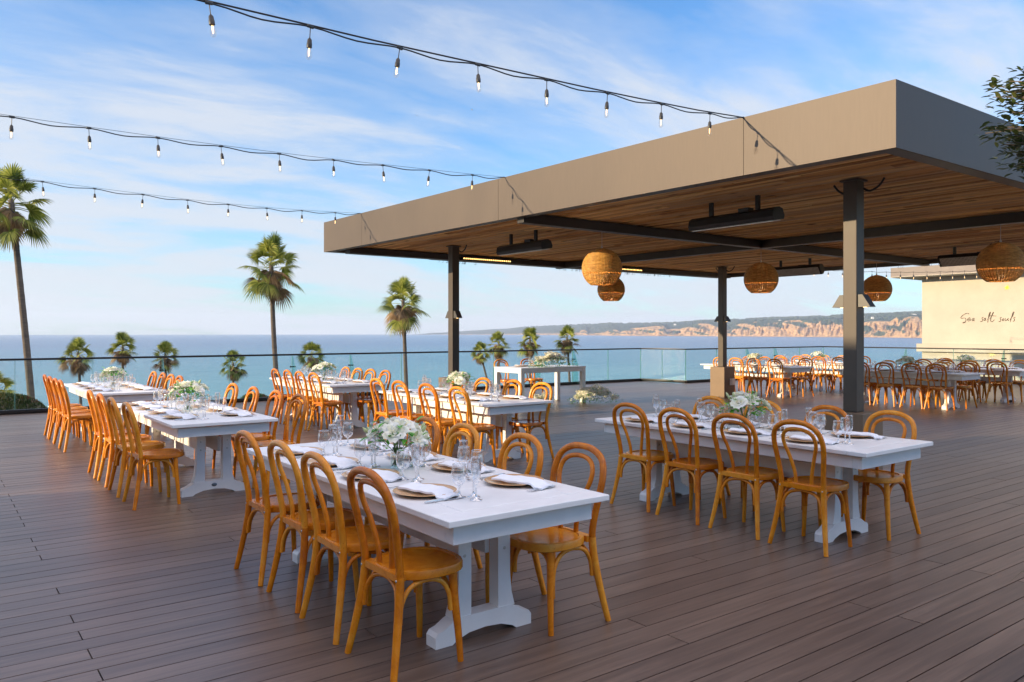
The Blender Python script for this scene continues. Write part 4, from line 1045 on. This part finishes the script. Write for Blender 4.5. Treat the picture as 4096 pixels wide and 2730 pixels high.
# shrubs beyond the railing
def shrub(u0, u1, vtop, d, lab, mats, seed, n=2600, hh=1.2):
    t = thing('ice_plant_shrub', lab, 'shrub', (0, 0, 0), group='shrubs beyond the railing'); rd = random.Random(seed); m = MB()
    c0 = cam_pt((u0+u1)/2, vtop, d); wr = (u1-u0)/2*d/F
    t.location = (c0.x, c0.y, c0.z-hh)
    core = MB(); core.sphere((0, 0, hh*.35), 1, 14, 8, 0, (wr*.9, wr*.6, hh*.55)); ob('mound', core.mesh('shrub_mound', 'soil'), t)
    for i in range(n):
        a = rd.uniform(0, 2*PI); q = math.sqrt(rd.random()); x, y = wr*q*cos(a), wr*.7*q*sin(a); z = hh*math.sqrt(max(0, 1-q*q))*(.86+.10*noise.noise(Vector((x*1.6, y*1.6, seed))))
        leaf_on(m, Vector((x, y, z)), Vector((x*.4+rd.uniform(-.5, .5), y*.4+rd.uniform(-.5, .5), 1)), rd.uniform(.09, .19), rd.uniform(.012, .02), 1 if noise.noise(Vector((x*2.2, y*2.2, seed+3))) > .3 and rd.random() < .7 else 0, .2)
    ob('foliage', m.mesh('shrub_foliage', mats), t)
shrub(-150, 178, 1566, 21.5, 'green ice plant mound behind the glass at far left', ['shrub', 'shrubred'], 1, 5200, 1.0)
shrub(950, 1090, 1577, 27, 'low reddish succulents behind the glass left of the rear centre table', ['shrub', 'shrubred'], 2, 1400, .5)

# potted tree at the right edge
def pot_tree():
    b = cam_pt(4096+500, 1331, 3.3); b.z = 0
    t = thing('potted_tree', 'small leafy tree whose twigs enter the picture at the right edge', 'tree', b); rd = random.Random(9)
    m = MB(); m.lathe([(.001, .02), (.24, .0), (.27, .3), (.31, .5), (.33, .5), (.33, .55), (.30, .55), (.28, .48), (.001, .48)], 24); ob('pot', m.mesh('tree_pot', 'pot', auto=40), t)
    m = MB(); m.tube(crv([(0, 0, .45), (.03, 0, 1.1), (-.02, .03, 1.7), (0, 0, 2.2), (.05, 0, 2.75)], 4), [.035-.0012*i for i in range(17)], 8)
    tips = []
    for i in range(400):
        a = rd.uniform(0, 2*PI); z = rd.uniform(2.27, 2.78); el = rd.uniform(-.2, .7); r = .60*math.sqrt(max(.1, 1-((z-2.50)/.34)**2))*rd.uniform(.45, 1.04)
        p0 = Vector((0, 0, z-.15)); p1 = Vector((cos(a)*r, sin(a)*r, z+.1*el)); m.tube([p0, (p0+p1)/2+Vector((0, 0, .05)), p1], [.008, .005, .002], 5); tips.append((p0, p1))
    ob('trunk', m.mesh('tree_trunk', 'bark'), t)
    lf = MB()
    for p0, p1 in tips:
        d = (p1-p0).normalized()
        for k in range(42):
            s = rd.uniform(.3, 1.02)**.7; q = p0.lerp(p1, s)+Vector([rd.gauss(0, .026) for _ in range(3)])
            leaf_on(lf, q, d+Vector([rd.uniform(-.8, .8) for _ in range(3)]), rd.uniform(.03, .046), rd.uniform(.009, .014), 0, .1)
    ob('crown', lf.mesh('tree_crown', 'treeleaf'), t)
    g = MB()
    for i in range(110):
        a = rd.uniform(0, 2*PI); r = rd.uniform(.05, .27); d = Vector((cos(a), sin(a), .9)); leaf_on(g, Vector((cos(a)*r, sin(a)*r, .48)), d, rd.uniform(.2, .38), .006, 0, .9)
    ob('underplanting', g.mesh('grass_blades', 'treeleaf'), t)
pot_tree()

# gulls
for i, (u, v, d) in enumerate([(356, 214, 220), (632, 1249, 190), (848, 1247, 200), (849, 1279, 240), (1668, 463, 230), (1888, 440, 170)]):
    p = cam_pt(u, v, d); gl = (p, rj.uniform(0, 6), ['tiny gull high in the upper left sky', 'tiny gull low over the sea at left', 'upper of two tiny gulls left of the leaning palm', 'lower of two tiny gulls left of the leaning palm', 'tiny gull under the nearest string of lights', 'tiny gull in the sky above the cloud bank'][i], 'bird', 'gulls in the sky')
    m = MB(); m.tube(crv([(-.22, 0, 0), (-.1, 0, .01), (.08, 0, .01), (.2, 0, .02)], 3), [.015, .04, .055, .06, .06, .055, .045, .035, .03, .012], 8)
    for s in (1, -1): m.add([(.08, s*.04, .03), (-.06, s*.04, .02), (-.05, s*.32, .12), (.06, s*.30, .13), (-.12, s*.62, .03), (-.05, s*.60, .04)], [(0, 1, 2, 3), (3, 2, 4, 5)])
    ob('seagull', m.mesh('seagull', 'gull'), None, *gl)

# ------------------------------------------------------------------ haze
def haze():
    m, t, b = nt('sea_haze'); t.nodes.remove(b)
    v = N(t, 'ShaderNodeVolumePrincipled'); v.inputs['Color'].default_value = (.80, .87, 1.0, 1); v.inputs['Density'].default_value = 6e-5; v.inputs['Anisotropy'].default_value = .2
    L(t, v.outputs[0], t.nodes['Material Output'].inputs['Volume'])
    mb = MB(); mb.box(-10600, 10600, -10600, 10600, -36, 230); me = mb.mesh('haze', m, smooth=False)
    ob('haze', me, kind='stuff', label='thin marine haze over the whole coast', cat='haze')
haze()

# ------------------------------------------------------------------ light and sky
LD = Vector((1, -.32, -.27)).normalized()
sd = bpy.data.lights.new('sun', 'SUN'); sd.energy = 3.8; sd.angle = math.radians(.6); sd.color = (1, .79, .50)
so = bpy.data.objects.new('sun', sd); COL.objects.link(so); so.rotation_euler = LD.to_track_quat('-Z', 'Y').to_euler()
SEL = math.asin(-LD.z); SAZ = math.atan2(-LD.x, -LD.y)
w = bpy.data.worlds.new('World'); scene.world = w; w.use_nodes = True; t = w.node_tree
bg = t.nodes['Background']; bg.inputs['Strength'].default_value = .12
sk = N(t, 'ShaderNodeTexSky'); sk.sky_type = 'NISHITA'; sk.sun_disc = False; sk.sun_elevation = SEL; sk.sun_rotation = SAZ % (2*PI)
sk.air_density = 1.0; sk.dust_density = .5; sk.ozone_density = 2.0; sk.altitude = 30
tc = N(t, 'ShaderNodeTexCoord'); sp = N(t, 'ShaderNodeSeparateXYZ'); L(t, tc.outputs['Generated'], sp.inputs[0])
zz = N(t, 'ShaderNodeMath', operation='MAXIMUM'); zz.inputs[1].default_value = 0; L(t, sp.outputs['Z'], zz.inputs[0])
za = N(t, 'ShaderNodeMath', operation='ADD'); za.inputs[1].default_value = .16; L(t, zz.outputs[0], za.inputs[0])
dv = N(t, 'ShaderNodeVectorMath', operation='DIVIDE'); L(t, tc.outputs['Generated'], dv.inputs[0])
cb = N(t, 'ShaderNodeCombineXYZ'); L(t, za.outputs[0], cb.inputs[0]); L(t, za.outputs[0], cb.inputs[1]); cb.inputs[2].default_value = 1e3; L(t, cb.outputs[0], dv.inputs[1])
mp = N(t, 'ShaderNodeMapping'); mp.inputs['Rotation'].default_value = (0, 0, math.radians(25)); mp.inputs['Scale'].default_value = (.55, 1.25, 1); mp.inputs['Location'].default_value = (1.3, .4, 0); L(t, dv.outputs[0], mp.inputs['Vector'])
n1 = N(t, 'ShaderNodeTexNoise', Scale=.9, Detail=9.0, Roughness=.58, Distortion=.35); L(t, mp.outputs[0], n1.inputs['Vector'])
n2 = N(t, 'ShaderNodeTexNoise', Scale=3.2, Detail=8.0, Roughness=.6, Distortion=.6); L(t, mp.outputs[0], n2.inputs['Vector'])
mm = N(t, 'ShaderNodeMath', operation='MULTIPLY_ADD'); mm.inputs[1].default_value = .35; L(t, n2.outputs['Fac'], mm.inputs[0]); L(t, n1.outputs['Fac'], mm.inputs[2])
# more haze-cloud towards the horizon
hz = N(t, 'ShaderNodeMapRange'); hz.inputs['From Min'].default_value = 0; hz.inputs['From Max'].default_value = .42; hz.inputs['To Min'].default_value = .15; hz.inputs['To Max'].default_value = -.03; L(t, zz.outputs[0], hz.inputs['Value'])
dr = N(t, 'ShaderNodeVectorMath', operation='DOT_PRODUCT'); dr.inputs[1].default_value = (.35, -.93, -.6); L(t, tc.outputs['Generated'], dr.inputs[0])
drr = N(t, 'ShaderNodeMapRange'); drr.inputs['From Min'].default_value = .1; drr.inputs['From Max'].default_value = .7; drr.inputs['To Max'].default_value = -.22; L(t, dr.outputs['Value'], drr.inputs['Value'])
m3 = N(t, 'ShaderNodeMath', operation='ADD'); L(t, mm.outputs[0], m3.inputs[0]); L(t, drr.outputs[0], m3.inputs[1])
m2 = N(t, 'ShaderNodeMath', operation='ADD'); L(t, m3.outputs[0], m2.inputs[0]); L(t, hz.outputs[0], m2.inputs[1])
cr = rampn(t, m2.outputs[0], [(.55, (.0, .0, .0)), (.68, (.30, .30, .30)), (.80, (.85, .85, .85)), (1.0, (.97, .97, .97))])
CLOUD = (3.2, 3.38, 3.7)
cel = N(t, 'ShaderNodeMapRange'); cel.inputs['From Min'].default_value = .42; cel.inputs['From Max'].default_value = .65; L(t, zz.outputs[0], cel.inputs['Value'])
cc = N(t, 'ShaderNodeMix', data_type='RGBA'); cc.inputs['A'].default_value = (*CLOUD, 1); cc.inputs['B'].default_value = (18, 15.6, 14.8, 1); L(t, cel.outputs[0], cc.inputs['Factor'])  # unseen overhead cloud made extra bright, added to light the shaded areas
base = N(t, 'ShaderNodeMix', data_type='RGBA', blend_type='MULTIPLY'); base.inputs['Factor'].default_value = 1; base.inputs['B'].default_value = (.56, .88, 1.18, 1)
L(t, sk.outputs[0], base.inputs['A'])
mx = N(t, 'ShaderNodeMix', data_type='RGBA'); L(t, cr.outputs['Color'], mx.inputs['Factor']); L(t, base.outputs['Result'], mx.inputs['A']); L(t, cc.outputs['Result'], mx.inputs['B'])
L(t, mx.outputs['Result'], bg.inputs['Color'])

# ------------------------------------------------------------------ camera
cd = bpy.data.cameras.new('camera'); co = bpy.data.objects.new('camera', cd); COL.objects.link(co); scene.camera = co
co.location = (0, 0, H); co.rotation_euler = (math.radians(90), 0, -math.atan2(.6, .8))
cd.sensor_width = 36; cd.lens = F/4096*36; cd.shift_y = -34/4096; cd.clip_start = .05; cd.clip_end = 60000
scene.view_settings.view_transform = 'Standard'; scene.view_settings.look = 'None'; scene.view_settings.exposure = 1.0; scene.view_settings.gamma = 1
scene.render.film_transparent = False
cy = scene.cycles; cy.max_bounces = 8; cy.diffuse_bounces = 4; cy.glossy_bounces = 3; cy.transparent_max_bounces = 18; cy.transmission_bounces = 4; cy.volume_bounces = 1
cy.sample_clamp_indirect = 6; cy.caustics_reflective = False; cy.caustics_refractive = False
for o in bpy.data.objects:
    if '_used' in o: del o['_used']
bpy.context.view_layer.update()
